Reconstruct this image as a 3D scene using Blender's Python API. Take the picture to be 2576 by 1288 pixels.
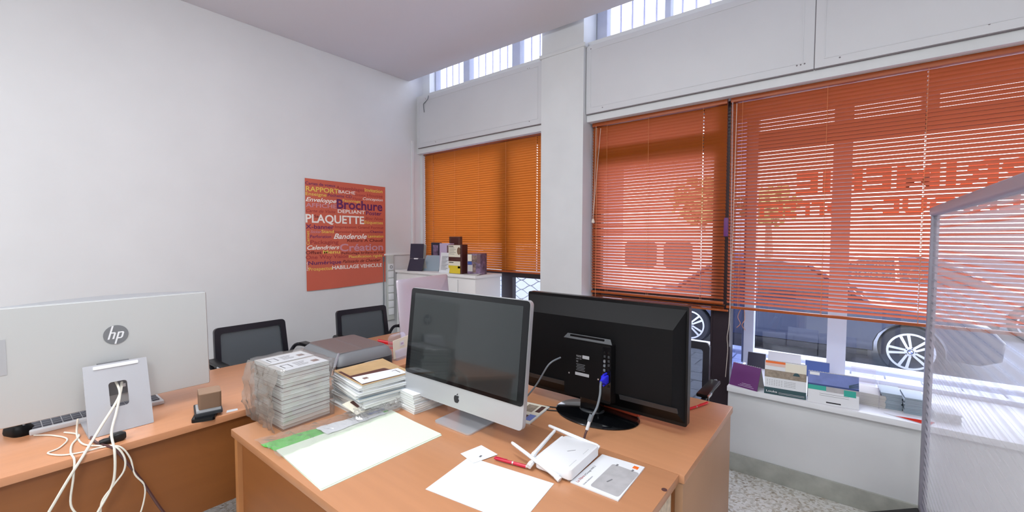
import bpy, bmesh, math, random
from mathutils import Vector, Matrix, noise
random.seed(7)
PI = math.pi
C = bpy.context.scene.collection
for o in list(bpy.data.objects): bpy.data.objects.remove(o)

# ------------------------------------------------------------------ camera
def setup_camera():
    yaw, pitch, roll = math.radians(38.514), math.radians(2.4594), math.radians(0.1479)
    fw = Vector((-math.sin(yaw)*math.cos(pitch), math.cos(yaw)*math.cos(pitch), -math.sin(pitch)))
    r = Vector((math.cos(yaw), math.sin(yaw), 0)); u = r.cross(fw)
    r, u = r*math.cos(roll)+u*math.sin(roll), -r*math.sin(roll)+u*math.cos(roll)
    cd = bpy.data.cameras.new('camera'); cam = bpy.data.objects.new('camera', cd); C.objects.link(cam)
    m = Matrix((r, u, -fw)).transposed().to_4x4(); m.translation = (0, 0, 1.45)
    cam.matrix_world = m
    cd.sensor_width = 36; cd.sensor_fit = 'HORIZONTAL'; cd.lens = 1066.87/2576*36; cd.clip_start = .02
    bpy.context.scene.camera = cam
setup_camera()

# ------------------------------------------------------------------ world, lights, exposure
def setup_world():
    w = bpy.data.worlds.new('sky'); bpy.context.scene.world = w; w.use_nodes = True
    nt = w.node_tree; n = nt.nodes; n.clear()
    out = n.new('ShaderNodeOutputWorld'); bg = n.new('ShaderNodeBackground')
    tc = n.new('ShaderNodeTexCoord'); sx = n.new('ShaderNodeSeparateXYZ'); cr = n.new('ShaderNodeValToRGB')
    nt.links.new(tc.outputs['Generated'], sx.inputs[0]); nt.links.new(sx.outputs['Z'], cr.inputs[0])
    e = cr.color_ramp.elements
    e[0].position = 0; e[0].color = (.90, .92, 1, 1); e[1].position = .7; e[1].color = (.74, .82, 1, 1)
    nt.links.new(cr.outputs[0], bg.inputs[0]); bg.inputs[1].default_value = 4.6
    nt.links.new(bg.outputs[0], out.inputs[0])
setup_world()
def area(name, loc, size, power, col, rot=(0, 0, 0)):
    d = bpy.data.lights.new(name, 'AREA'); d.shape = 'RECTANGLE'; d.size, d.size_y = size; d.energy = power; d.color = col
    o = bpy.data.objects.new(name, d); C.objects.link(o); o.location = loc; o.rotation_euler = rot
    return o
# the shop's own ceiling lights, all above and behind the photographer
area('ceiling_lamp', (-.95, .35, 3.02), (1.25, .35), 27, (.93, .98, 1))
area('ceiling_lamp', (.9, -1.2, 3.02), (1.25, .6), 46, (.93, .98, 1))
area('ceiling_lamp', (-1.9, -1.4, 3.02), (1.25, .6), 46, (.93, .98, 1))
def point_light(loc, power, r):
    d = bpy.data.lights.new('unseen_point_light', 'POINT'); d.energy = power; d.shadow_soft_size = r; d.color = (.96, .99, 1)
    o = bpy.data.objects.new('unseen_point_light', d); C.objects.link(o); o.location = loc
point_light((-1.75, .82, 2.87), 15, .08)
point_light((.5, -.7, 2.55), 26, .12)  # added fill light to brighten the room evenly, no such lamp known
vs = bpy.context.scene.view_settings
bpy.context.scene.display_settings.display_device = 'sRGB'
vs.view_transform = 'Standard'; vs.look = 'None'; vs.exposure = 0.0; vs.gamma = 1.0; vs.use_curve_mapping = False

# ------------------------------------------------------------------ materials
def lin(c): return tuple(((v/255)/12.92 if v <= 10 else ((v/255+.055)/1.055)**2.4) for v in c)
def mat(name, col, rough=.5, metal=0, spec=.5, var=0, scale=8, stretch=(1, 1, 1), bump=0, coat=0):
    m = bpy.data.materials.new(name); m.use_nodes = True; nt = m.node_tree; b = nt.nodes['Principled BSDF']
    c = lin(col)
    b.inputs['Roughness'].default_value = rough; b.inputs['Metallic'].default_value = metal
    b.inputs['Specular IOR Level'].default_value = spec; b.inputs['Coat Weight'].default_value = coat
    if var or bump:
        tc = nt.nodes.new('ShaderNodeTexCoord'); mp = nt.nodes.new('ShaderNodeMapping'); mp.inputs['Scale'].default_value = stretch
        no = nt.nodes.new('ShaderNodeTexNoise'); no.inputs['Scale'].default_value = scale; no.inputs['Detail'].default_value = 5
        nt.links.new(tc.outputs['Object'], mp.inputs[0]); nt.links.new(mp.outputs[0], no.inputs[0])
        cr = nt.nodes.new('ShaderNodeValToRGB'); e = cr.color_ramp.elements
        e[0].position = .3; e[1].position = .7
        e[0].color = (*[v*(1-var) for v in c], 1); e[1].color = (*[min(1, v*(1+var)) for v in c], 1)
        nt.links.new(no.outputs[0], cr.inputs[0]); nt.links.new(cr.outputs[0], b.inputs['Base Color'])
        if bump:
            bp = nt.nodes.new('ShaderNodeBump'); bp.inputs['Strength'].default_value = bump; bp.inputs['Distance'].default_value = .01
            nt.links.new(no.outputs[0], bp.inputs['Height']); nt.links.new(bp.outputs[0], b.inputs['Normal'])
    else: b.inputs['Base Color'].default_value = (*c, 1)
    return m
def glass(name, tint=(1, 1, 1), refl=.08, rough=.02, haze=0, hazecol=(230, 232, 240)):
    m = bpy.data.materials.new(name); m.use_nodes = True; nt = m.node_tree; n = nt.nodes; n.clear()
    out = n.new('ShaderNodeOutputMaterial'); t = n.new('ShaderNodeBsdfTransparent'); g = n.new('ShaderNodeBsdfGlossy')
    t.inputs[0].default_value = (*tint, 1); g.inputs['Roughness'].default_value = rough
    mx = n.new('ShaderNodeMixShader'); mx.inputs[0].default_value = refl
    nt.links.new(t.outputs[0], mx.inputs[1]); nt.links.new(g.outputs[0], mx.inputs[2])
    last = mx
    if haze:
        d = n.new('ShaderNodeBsdfDiffuse'); d.inputs[0].default_value = (*lin(hazecol), 1)
        m2 = n.new('ShaderNodeMixShader'); m2.inputs[0].default_value = haze
        nt.links.new(mx.outputs[0], m2.inputs[1]); nt.links.new(d.outputs[0], m2.inputs[2]); last = m2
    nt.links.new(last.outputs[0], out.inputs[0])
    return m
def slat_material(name, col, trans, tcol):
    m = bpy.data.materials.new(name); m.use_nodes = True; nt = m.node_tree; n = nt.nodes; n.clear()
    out = n.new('ShaderNodeOutputMaterial'); d = n.new('ShaderNodeBsdfDiffuse'); t = n.new('ShaderNodeBsdfTranslucent'); g = n.new('ShaderNodeBsdfGlossy')
    d.inputs[0].default_value = (*lin(col), 1); t.inputs[0].default_value = (*lin(tcol), 1); g.inputs['Roughness'].default_value = .35
    mx = n.new('ShaderNodeMixShader'); mx.inputs[0].default_value = trans; m2 = n.new('ShaderNodeMixShader'); m2.inputs[0].default_value = .04
    nt.links.new(d.outputs[0], mx.inputs[1]); nt.links.new(t.outputs[0], mx.inputs[2])
    nt.links.new(mx.outputs[0], m2.inputs[1]); nt.links.new(g.outputs[0], m2.inputs[2]); nt.links.new(m2.outputs[0], out.inputs[0])
    return m
def terrazzo():
    m = bpy.data.materials.new('terrazzo'); m.use_nodes = True; nt = m.node_tree; b = nt.nodes['Principled BSDF']
    tc = nt.nodes.new('ShaderNodeTexCoord'); v = nt.nodes.new('ShaderNodeTexVoronoi'); v.inputs['Scale'].default_value = 80
    nt.links.new(tc.outputs['Object'], v.inputs['Vector'])
    sp = nt.nodes.new('ShaderNodeSeparateColor'); nt.links.new(v.outputs['Color'], sp.inputs[0])
    cr = nt.nodes.new('ShaderNodeValToRGB'); cr.color_ramp.interpolation = 'CONSTANT'; e = cr.color_ramp.elements
    e[0].color = (*lin((188, 180, 164)), 1); e[0].position = 0
    e[1].color = (*lin((205, 203, 194)), 1); e[1].position = .1
    for p, c in ((.35, (222, 221, 214)), (.62, (190, 187, 176)), (.72, (228, 228, 224)), (.955, (160, 150, 134))):
        k = e.new(p); k.color = (*lin(c), 1)
    nt.links.new(sp.outputs[0], cr.inputs[0]); nt.links.new(cr.outputs[0], b.inputs['Base Color']); b.inputs['Roughness'].default_value = .35
    return m
def frosted_stripes():
    m = bpy.data.materials.new('striped_film_glass'); m.use_nodes = True; nt = m.node_tree; n = nt.nodes; n.clear()
    out = n.new('ShaderNodeOutputMaterial'); t = n.new('ShaderNodeBsdfTransparent'); d = n.new('ShaderNodeBsdfDiffuse'); tr = n.new('ShaderNodeBsdfTranslucent'); g = n.new('ShaderNodeBsdfGlossy')
    d.inputs[0].default_value = (*lin((228, 228, 236)), 1); tr.inputs[0].default_value = (*lin((238, 238, 246)), 1); g.inputs['Roughness'].default_value = .08
    hz = n.new('ShaderNodeMixShader'); hz.inputs[0].default_value = .6
    nt.links.new(d.outputs[0], hz.inputs[1]); nt.links.new(tr.outputs[0], hz.inputs[2])
    tc = n.new('ShaderNodeTexCoord'); s = n.new('ShaderNodeSeparateXYZ'); nt.links.new(tc.outputs['Object'], s.inputs[0])
    mu = n.new('ShaderNodeMath'); mu.operation = 'MULTIPLY'; mu.inputs[1].default_value = 1/.034; nt.links.new(s.outputs['Z'], mu.inputs[0])
    fr = n.new('ShaderNodeMath'); fr.operation = 'FRACT'; nt.links.new(mu.outputs[0], fr.inputs[0])
    cr = n.new('ShaderNodeValToRGB'); cr.color_ramp.interpolation = 'LINEAR'; e = cr.color_ramp.elements
    e[0].position = 0; e[0].color = (.06,)*3+(1,); e[1].position = .34; e[1].color = (.40,)*3+(1,)
    k = e.new(.22); k.color = (.06,)*3+(1,)
    nt.links.new(fr.outputs[0], cr.inputs[0])
    mx = n.new('ShaderNodeMixShader'); nt.links.new(cr.outputs[0], mx.inputs[0]); nt.links.new(t.outputs[0], mx.inputs[1]); nt.links.new(hz.outputs[0], mx.inputs[2])
    m2 = n.new('ShaderNodeMixShader'); m2.inputs[0].default_value = .04; nt.links.new(mx.outputs[0], m2.inputs[1]); nt.links.new(g.outputs[0], m2.inputs[2])
    nt.links.new(m2.outputs[0], out.inputs[0])
    return m
M = dict(
    wall=mat('white_plaster', (226, 226, 228), .75, var=.025, scale=2.5), wall_front=mat('white_paint', (222, 224, 226), .6, var=.03, scale=4),
    ceil=mat('ceiling_plaster', (226, 222, 228), .85), panel=mat('painted_board', (216, 217, 221), .5, var=.02, scale=3),
    gap=mat('dark_joint', (130, 124, 128), .9), terrazzo=terrazzo(), plinth=mat('stone_plinth', (172, 174, 166), .5, var=.15, scale=14),
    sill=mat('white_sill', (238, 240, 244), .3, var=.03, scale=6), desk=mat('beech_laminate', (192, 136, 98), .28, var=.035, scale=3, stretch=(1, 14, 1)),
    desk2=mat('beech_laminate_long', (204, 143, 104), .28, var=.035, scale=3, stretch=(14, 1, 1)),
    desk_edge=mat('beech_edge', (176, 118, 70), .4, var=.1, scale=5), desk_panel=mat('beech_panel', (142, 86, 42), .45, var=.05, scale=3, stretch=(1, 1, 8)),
    desk_end=mat('beech_end_panel', (172, 132, 100), .45, var=.06, scale=3, stretch=(8, 1, 1)), chip=mat('chipboard', (214, 196, 172), .8, var=.2, scale=60),
    alu=mat('aluminium', (196, 198, 202), .42, metal=.55), alu_pink=mat('aluminium_satin_reflection', (206, 196, 208), .4, metal=.35),  # alu_pink: light reflected off the orange blinds, tinted into the base colour
    alu_dark=mat('grey_aluminium', (150, 148, 160), .4, metal=.4), steel=mat('steel', (190, 190, 196), .25, metal=.9),
    silver=mat('silver_plastic', (196, 198, 198), .42, metal=.15), silver2=mat('silver_stand', (206, 207, 212), .3, metal=.5),
    black=mat('black_plastic', (9, 9, 11), .35, spec=.3), black_matt=mat('black_matt_plastic', (10, 10, 12), .5, spec=.2), black_gloss=mat('black_gloss', (10, 11, 14), .12),
    screen=mat('screen_off', (34, 40, 42), .09, spec=.6, coat=.4), bezel=mat('black_glass', (8, 9, 14), .08, spec=.5),
    key_grey=mat('keyboard_grey', (96, 98, 108), .5), dark_grey=mat('dark_grey_plastic', (48, 50, 54), .45), grey=mat('grey_plastic', (120, 122, 126), .45), light_grey=mat('light_grey_plastic', (176, 178, 182), .5),
    brown_grey=mat('taupe_plastic', (112, 103, 102), .4), white=mat('white_plastic', (232, 233, 236), .4), white_m=mat('white_matt', (236, 236, 236), .6),
    paper=mat('white_paper', (228, 230, 234), .7), paper_green=mat('greenish_paper', (226, 236, 218), .7), trunk=mat('light_grey_trunking', (204, 206, 202), .5), pages=mat('page_edges', (222, 224, 222), .8, var=.12, scale=60, stretch=(.2, .2, 6)),  # trunk: light grey so the white sockets stand out
    card=mat('grey_card', (196, 192, 188), .7), cover_plum=mat('plum_cover', (116, 88, 92), .5), cover_brown=mat('brown_cover', (84, 50, 44), .45), cover_tan=mat('tan_cover', (192, 160, 116), .5, var=.1, scale=20),
    frame=mat('dark_brown_frame', (44, 33, 40), .4), frame_white=mat('grey_white_frame', (206, 210, 228), .5), frame_grey=mat('grey_painted_wood', (184, 187, 202), .6, var=.08, scale=6),
    mullion=mat('white_metal', (212, 216, 232), .4), bar=mat('iron_bar', (206, 202, 228), .5), grille=mat('galvanised_grille', (206, 210, 224), .4),
    slat=slat_material('orange_slat', (172, 94, 24), .37, (255, 146, 120)), slat1=slat_material('orange_slat_closed', (190, 108, 36), .16, (255, 150, 66)),
    rail=mat('orange_rail', (168, 80, 30), .4), cord=mat('orange_cord', (226, 150, 100), .7), cord_white=mat('cream_cord', (226, 214, 200), .7), cord_dark=mat('dark_cord', (66, 32, 34), .7),
    clear=glass('window_glass', (.97, .98, 1), .06), clear2=glass('return_glass', (.5, .55, .72), .15), acrylic=glass('clear_acrylic', (.97, .95, .98), .12, .05, haze=.14),
    film=glass('plastic_film', (.95, .95, .96), .14, .12, haze=.13, hazecol=(205, 200, 196)), film_grey=glass('crumpled_film', (.85, .83, .8), .2, .15, haze=.42, hazecol=(158, 148, 140)),
    striped=frosted_stripes(), mesh=glass('mesh_fabric', (.8, .82, .84), 0.0, .5, haze=.62, hazecol=(84, 90, 96)), chair=mat('chair_frame', (30, 29, 38), .4), seat=mat('seat_fabric', (36, 36, 42), .9),
    poster=mat('poster_red', (209, 102, 80), .5, var=.03, scale=3), kraft=mat('brown_card', (122, 94, 74), .6), kraft_top=mat('brown_card_top', (158, 128, 106), .6),
    orange_pad=mat('orange_roll', (204, 84, 56), .5), red=mat('red_plastic', (206, 34, 46), .25), red2=mat('crimson_plastic', (196, 34, 62), .25), chrome=mat('chrome', (220, 222, 226), .12, metal=1),
    blue=mat('vga_blue', (44, 44, 214), .4), cable_grey=mat('grey_cable', (112, 118, 124), .5), cable_brown=mat('brown_cable', (84, 52, 50), .5), cable_white=mat('white_cable', (232, 228, 216), .5), cable_black=mat('black_cable', (22, 20, 22), .5),
    purple=mat('purple_card', (104, 42, 112), .5), teal=mat('teal_print', (30, 70, 78), .5), aqua=mat('aqua_print', (36, 168, 150), .5), sky_print=mat('blue_print', (112, 128, 190), .5, var=.15, scale=18), sea=mat('navy_print', (36, 62, 122), .5),
    sand=mat('grey_print', (176, 174, 176), .6, var=.1, scale=30), building=mat('stone_print', (150, 136, 120), .6, var=.25, scale=60), orange_print=mat('orange_print', (240, 110, 30), .5), pink_print=mat('pink_print', (226, 190, 178), .5), yellow=mat('yellow_print', (222, 196, 52), .5),
    cream=mat('cream_print', (232, 226, 208), .5), maroon=mat('maroon_box', (74, 36, 34), .4), navy=mat('navy_card', (48, 46, 66), .5), greyblue=mat('greyblue_card', (150, 164, 176), .5), photo=mat('photo_print', (128, 104, 96), .4, var=.7, scale=30), photo2=mat('photo_print_violet', (120, 100, 126), .4, var=.7, scale=24),
    ink=mat('grey_ink', (120, 120, 124), .7), ink_black=mat('black_ink', (36, 36, 40), .7), green=mat('green_bag_print', (96, 200, 84), .35, var=.2, scale=30), blue_print=mat('blue_bag_print', (52, 84, 160), .35), lilac=mat('lilac_card', (196, 178, 208), .5),
    letter_red=slat_material('red_vinyl', (226, 60, 30), .55, (255, 96, 50)), letter_white=mat('white_vinyl', (250, 246, 230), .5),
    car=mat('dark_blue_car_paint', (52, 60, 82), .22, metal=.3, coat=.6), car_trim=mat('car_black_trim', (24, 25, 32), .5), car_glass=mat('car_glass', (38, 44, 58), .06, spec=.8), tyre=mat('tyre_rubber', (34, 36, 46), .75), rim=mat('alloy_rim', (222, 224, 232), .3, metal=.35), rim_dark=mat('rim_dark_grey', (60, 62, 78), .6),  # rim_dark: plain dark grey for wheel backing discs and bolts
    van=mat('white_van_paint', (238, 240, 246), .3, coat=.4), silver_car=mat('silver_car_paint', (206, 210, 220), .25, metal=.3, coat=.5), lamp_red=mat('tail_lamp_red', (200, 24, 36), .2), pave=mat('paving_stone', (186, 188, 204), .7, var=.12, scale=9), pave_joint=mat('paving_joint', (120, 122, 140), .9), kerb=mat('kerb_stone', (214, 214, 226), .7, var=.05), road=mat('asphalt', (128, 130, 142), .85, var=.1, scale=20),
    leaf=mat('tree_leaves', (196, 196, 130), .7, var=.35, scale=6), bark=mat('tree_bark', (176, 164, 150), .9, var=.2, scale=10), facade=mat('pale_facade', (214, 206, 200), .8, var=.06, scale=1),
)
PC = dict(p=mat('print_purple', (100, 38, 96), .5), d=mat('print_brick', (168, 62, 60), .5), y=mat('print_yellow', (238, 206, 96), .5), w=mat('print_white', (252, 246, 240), .5), l=mat('print_mauve', (206, 148, 160), .5), m=mat('print_maroon', (98, 28, 34), .5))

# ------------------------------------------------------------------ mesh building
class B:
    def __init__(s): s.bm = bmesh.new()
    def _xf(s, vs, mx):
        if mx is not None: bmesh.ops.transform(s.bm, matrix=mx, verts=vs)
    def box(s, x0, x1, y0, y1, z0, z1, mx=None, bev=0):
        P = [(x0, y0, z0), (x1, y0, z0), (x1, y1, z0), (x0, y1, z0), (x0, y0, z1), (x1, y0, z1), (x1, y1, z1), (x0, y1, z1)]
        v = [s.bm.verts.new(p) for p in P]
        fs = [s.bm.faces.new([v[i] for i in q]) for q in ((0, 3, 2, 1), (4, 5, 6, 7), (0, 1, 5, 4), (1, 2, 6, 5), (2, 3, 7, 6), (3, 0, 4, 7))]
        if bev:
            es = list({e for f in fs for e in f.edges})
            r = bmesh.ops.bevel(s.bm, geom=es, offset=bev, segments=2, affect='EDGES', profile=.6)
            v = list({w for f in r['faces'] for w in f.verts} | {w for w in v if w.is_valid})
        s._xf(v, mx); return s
    def hexa(s, bot, top):
        v = [s.bm.verts.new(p) for p in list(bot)+list(top)]
        n = len(bot)
        s.bm.faces.new(v[:n][::-1]); s.bm.faces.new(v[n:])
        for i in range(n): s.bm.faces.new((v[i], v[(i+1) % n], v[n+(i+1) % n], v[n+i]))
        return s
    def prism(s, loop, d0, d1, mx=None):
        """polygon in local xy extruded along z"""
        a = [s.bm.verts.new((p[0], p[1], d0)) for p in loop]; b = [s.bm.verts.new((p[0], p[1], d1)) for p in loop]; n = len(loop)
        s.bm.faces.new(a[::-1]); s.bm.faces.new(b)
        for i in range(n): s.bm.faces.new((a[i], a[(i+1) % n], b[(i+1) % n], b[i]))
        s._xf(a+b, mx); return s
    def ring(s, lo, li, d0, d1, mx=None):
        n = len(lo); mk = lambda L, d: [s.bm.verts.new((p[0], p[1], d)) for p in L]
        a, b, c, d = mk(lo, d0), mk(li, d0), mk(lo, d1), mk(li, d1)
        for i in range(n):
            j = (i+1) % n
            for q in ((a[i], b[i], b[j], a[j]), (c[i], c[j], d[j], d[i]), (a[i], a[j], c[j], c[i]), (b[i], d[i], d[j], b[j])): s.bm.faces.new(q)
        s._xf(a+b+c+d, mx); return s
    def loft(s, loops, cap=True, mx=None):
        R = [[s.bm.verts.new(p) for p in L] for L in loops]; n = len(loops[0])
        for A, D in zip(R, R[1:]):
            for i in range(n): s.bm.faces.new((A[i], A[(i+1) % n], D[(i+1) % n], D[i]))
        if cap: s.bm.faces.new(R[0][::-1]); s.bm.faces.new(R[-1])
        s._xf([v for L in R for v in L], mx); return s
    def tube(s, pts, r, n=8, cap=True):
        pts = [Vector(p) for p in pts]; rr = r if isinstance(r, (list, tuple)) else [r]*len(pts); up = Vector((0, 0, 1)); L = []
        side = None
        for i, p in enumerate(pts):
            t = (pts[min(i+1, len(pts)-1)]-pts[max(i-1, 0)]).normalized()
            if side is None:
                side = t.cross(up if abs(t.z) < .9 else Vector((1, 0, 0))).normalized()
            else: side = (side-t*side.dot(t)).normalized()
            b = t.cross(side)
            L.append([p+(side*math.cos(a)+b*math.sin(a))*rr[i] for a in (2*PI*k/n for k in range(n))])
        return s.loft(L, cap)
    def cyl(s, p0, p1, r, n=16): return s.tube([p0, p1], r, n)
    def lathe(s, prof, n=24, mx=None):
        return s.loft([[(r*math.cos(2*PI*k/n), r*math.sin(2*PI*k/n), z) for k in range(n)] for r, z in prof], True, mx)
    def ball(s, c, r, sub=2, sc=(1, 1, 1)):
        v = bmesh.ops.create_icosphere(s.bm, subdivisions=sub, radius=r)['verts']
        bmesh.ops.transform(s.bm, matrix=Matrix.Translation(c) @ Matrix.Diagonal((*sc, 1)), verts=v); return s
    def build(s, name, m, parent=None, label=None, smooth=True, ang=38):
        bmesh.ops.recalc_face_normals(s.bm, faces=s.bm.faces)
        me = bpy.data.meshes.new(name); s.bm.to_mesh(me); s.bm.free(); me.materials.append(M[m] if isinstance(m, str) else m)
        if smooth:
            me.shade_smooth(); me.set_sharp_from_angle(angle=math.radians(ang))
        o = bpy.data.objects.new(name, me); C.objects.link(o)
        if parent: o.parent = parent
        if label: o['label'] = label
        return o
def box(*a, **k): return B().box(*a, **k)
def rr(w, h, r, n=4, cx=0, cy=0):
    L = []
    for sx, sy, a0 in ((1, 1, 0), (-1, 1, 90), (-1, -1, 180), (1, -1, 270)):
        for k in range(n+1):
            a = math.radians(a0+90*k/n); L.append((cx+sx*(w/2-r)+r*math.cos(a), cy+sy*(h/2-r)+r*math.sin(a)))
    return L
def smoothpath(pts, n=6):
    P = [Vector(p) for p in pts]; out = []
    for i in range(len(P)-1):
        a, b, c, d = P[max(i-1, 0)], P[i], P[i+1], P[min(i+2, len(P)-1)]
        for k in range(n):
            t = k/n; out.append(.5*((2*b)+(c-a)*t+(2*a-5*b+4*c-d)*t*t+(3*b-a-3*c+d)*t**3))
    return out+[P[-1]]
def thing(name, label, cat, loc=(0, 0, 0), rz=0, group=None):
    o = bpy.data.objects.new(name, None); C.objects.link(o); o.empty_display_size = .1
    o.location = loc; o.rotation_euler = (0, 0, rz); return tag(o, label, cat, group)
def tag(o, label, cat, group=None):
    o['label'] = label; o['category'] = cat
    if group: o['group'] = group
    return o
def struct(o):
    o['kind'] = 'structure'; return o
def stuff(o):
    o['kind'] = 'stuff'; return o
def dup(root, loc, rz, label, group=None):
    r = root.copy(); C.objects.link(r); r.location = loc; r.rotation_euler = (0, 0, rz); r['label'] = label
    if group: r['group'] = group
    for ch in list(root.children):
        c = ch.copy(); C.objects.link(c); c.parent = r
        for g in ch.children:
            d = g.copy(); C.objects.link(d); d.parent = c
    return r
DG = None
def text(s, m, parent, origin, right, up, width=None, height=.03, bold=.0, shear=0, depth=.0006, align='LEFT', name='lettering', label=None):
    """flat lettering: baseline origin, unit right / up vectors, cap height and total width in metres"""
    cu = bpy.data.curves.new('t', 'FONT'); cu.body = s; cu.size = 1; cu.offset = bold; cu.shear = shear; cu.align_x = align; cu.resolution_u = 3
    ob = bpy.data.objects.new('t', cu); C.objects.link(ob)
    dg = bpy.context.evaluated_depsgraph_get(); me = bpy.data.meshes.new_from_object(ob.evaluated_get(dg))
    bpy.data.objects.remove(ob); bpy.data.curves.remove(cu)
    xs = [v.co.x for v in me.vertices]; x0, x1 = min(xs), max(xs)
    sy = height/.69; sx = (width/(x1-x0)) if width else sy
    R, U = Vector(right), Vector(up); N = R.cross(U)
    off = x0 if align == 'LEFT' else x1
    mx = Matrix((R*sx, U*sy, N)).transposed().to_4x4(); mx.translation = Vector(origin)-R*sx*off+N*depth
    me.transform(mx); me.materials.clear(); me.materials.append(M[m] if isinstance(m, str) else m); me.name = name
    o = bpy.data.objects.new(name, me); C.objects.link(o)
    if parent: o.parent = parent
    if label: o['label'] = label
    return o
X_, Y_, Z_ = (1, 0, 0), (0, 1, 0), (0, 0, 1)
def RZ(a): return Matrix.Rotation(a, 4, 'Z')
def T(*p): return Matrix.Translation(p)
def axes(o, x, y, z=None):
    x, y = Vector(x), Vector(y); z = Vector(z) if z else x.cross(y)
    m = Matrix((x, y, z)).transposed().to_4x4(); m.translation = o; return m

# ================================================================== ROOM
struct(box(-3.72, 3.1, -3.1, 2.91, -.08, 0).build('floor', 'terrazzo'))
struct(box(-3.74, -3.62, -3.1, 3.3, -.08, 4.1).build('wall_left', 'wall'))
struct(box(-3.72, 3.1, -3.12, -3.0, 0, 3.06).build('wall_back', 'wall'))
struct(box(3.0, 3.12, -3.0, 3.3, 0, 4.1).build('wall_right', 'wall'))
struct(box(-3.62, 3.0, -3.1, 2.825, 3.062, 3.22, bev=.006).build('ceiling', 'ceil'))
struct(box(-3.72, 3.1, 2.5, 3.3, 4.05, 4.15).build('ceiling_upper', 'ceil'))
struct(box(-3.62, 3.0, 2.6, 2.66, 3.22, 4.05).build('wall_mezzanine', 'wall'))
# the window wall, left to right
struct(box(-3.62, -1.99, 2.98, 3.14, -.08, .5).build('wall_front_left', 'wall_front'))   # parapet under the left window
wf = box(-.572, 3.0, 2.906, 3.62, -.35, .502)                        # parapet under the display window
wf.box(1.45, 3.0, 2.906, 3.62, .5, 2.33)
struct(box(-3.62, -1.99, 2.925, 3.14, 2.333, 2.93).box(-3.62, -3.50, 3.0, 3.14, 2.93, 4.05).build('wall_front_upper', 'wall_front')); struct(box(-3.62, -3.588, 2.97, 3.14, .5, 2.34).build('trim_8', 'wall_front'))
wf.box(-1.60, 3.0, 2.925, 3.62, 2.333, 2.93)   # beams over the windows
struct(wf.build('wall_front', 'wall_front'))
col = box(-1.987, -1.602, 2.872, 3.62, -.08, 2.905); col.box(-1.987, -1.606, 2.876, 3.3, 2.905, 4.05)
struct(col.build('wall_column', 'wall_front'))
struct(box(-2.005, -1.588, 2.862, 2.92, 2.885, 2.915, bev=.004).build('trim_1', 'wall_front'))
# painted fascia boards with screw heads
def fascia(x0, x1, holes, inner):
    f = struct(box(x0, x1, 2.904, 2.93, 2.388, 2.893, bev=.004).build('trim_2', 'panel'))
    struct(box(x0+.002, x1-.002, 2.909, 2.925, 2.3835, 2.388).build('joint', 'gap', f))
    mo = B().ring([(x0+inner, 2.43), (x1-.05, 2.43), (x1-.05, 2.86), (x0+inner, 2.86)], [(x0+inner+.006, 2.436), (x1-.056, 2.436), (x1-.056, 2.854), (x0+inner+.006, 2.854)], 0, .0025, axes((0, 2.904, 0), X_, Z_))
    mo.build('panel_moulding', 'panel', f)
    for hx, hz in holes:
        B().cyl((hx, 2.9035, hz), (hx, 2.907, hz), .0045, 8).build('screw_hole', 'gap', f)
fascia(-3.586, -1.992, [(-3.30, 2.415), (-2.13, 2.425), (-2.15, 2.862), (-2.13, 2.862), (-3.45, 2.872)], .03)
fascia(-1.598, -.1835, [(-1.46, 2.415), (-.262, 2.424), (-.244, 2.424), (-.226, 2.426), (-1.56, 2.866)], .035)
fascia(-.1805, 3.0, [(-.07, 2.42), (.47, 2.43)], .04)
struct(box(-.1835, -.1805, 2.908, 2.93, 2.388, 2.893).build('trim_3', 'gap'))
# loose wire on the left fascia board
tag(B().tube(smoothpath([(-3.40, 2.898, 2.895), (-3.41, 2.895, 2.86), (-3.45, 2.895, 2.835), (-3.475, 2.897, 2.825), (-3.478, 2.899, 2.80), (-3.47, 2.899, 2.74)]), .0035, 6).build('loose_wire', 'cable_grey'), 'loose grey wire hanging from the high windows over the left wall board', 'wire')
# stone plinth, sill
struct(box(-.565, 3.0, 2.893, 2.91, 0, .108, bev=.003).build('baseboard_front', 'plinth'))
struct(box(-3.60, -1.6, 2.95, 2.985, 0, .108).build('baseboard_left_window', 'plinth'))
struct(box(-3.622, -3.608, -3.0, 2.9, 0, .09).build('baseboard_left', 'plinth'))
struct(box(-.572, 1.45, 2.868, 3.6, .502, .535, bev=.004).build('trim_4', 'sill'))
# corner pipe and cable trunking on the left wall
struct(box(-3.62, -3.604, 2.845, 2.875, 1.28, 2.46, bev=.003).build('trim_5', 'wall'))
struct(box(-3.62, -3.607, 2.50, 2.905, 1.270, 1.287, bev=.003).build('trim_6', 'white_m'))

# ---- clerestory windows with iron bars
def clerestory(name, x0, x1, muls, zs=2.93):
    w = box(x0, x1, 3.08, 3.14, zs, zs+.055); w.box(x0, x1, 3.08, 3.14, 3.95, 4.05)
    f = struct(w.build(name, 'frame_grey'))
    for a, b in muls: box(a, b, 3.075, 3.145, zs, 4.05, bev=.003).build('mullion', 'frame_grey', f)
    box(x0, x1, 3.105, 3.11, zs+.05, 3.96).build('pane', 'clear', f)
    x = x0+.05
    while x < x1:
        B().cyl((x, 3.2, 2.9), (x, 3.2, 4.0), .0075, 6).build('bar', 'bar', f); x += .094
clerestory('window_1', -3.5, -1.99, [(-3.50, -3.485), (-3.076, -2.992), (-2.454, -2.363)])
clerestory('window_2', -1.60, 1.6, [(-1.60, -1.515), (-1.071, -1.03), (-.45, -.40), (.2, .25), (.8, .85)])

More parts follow.
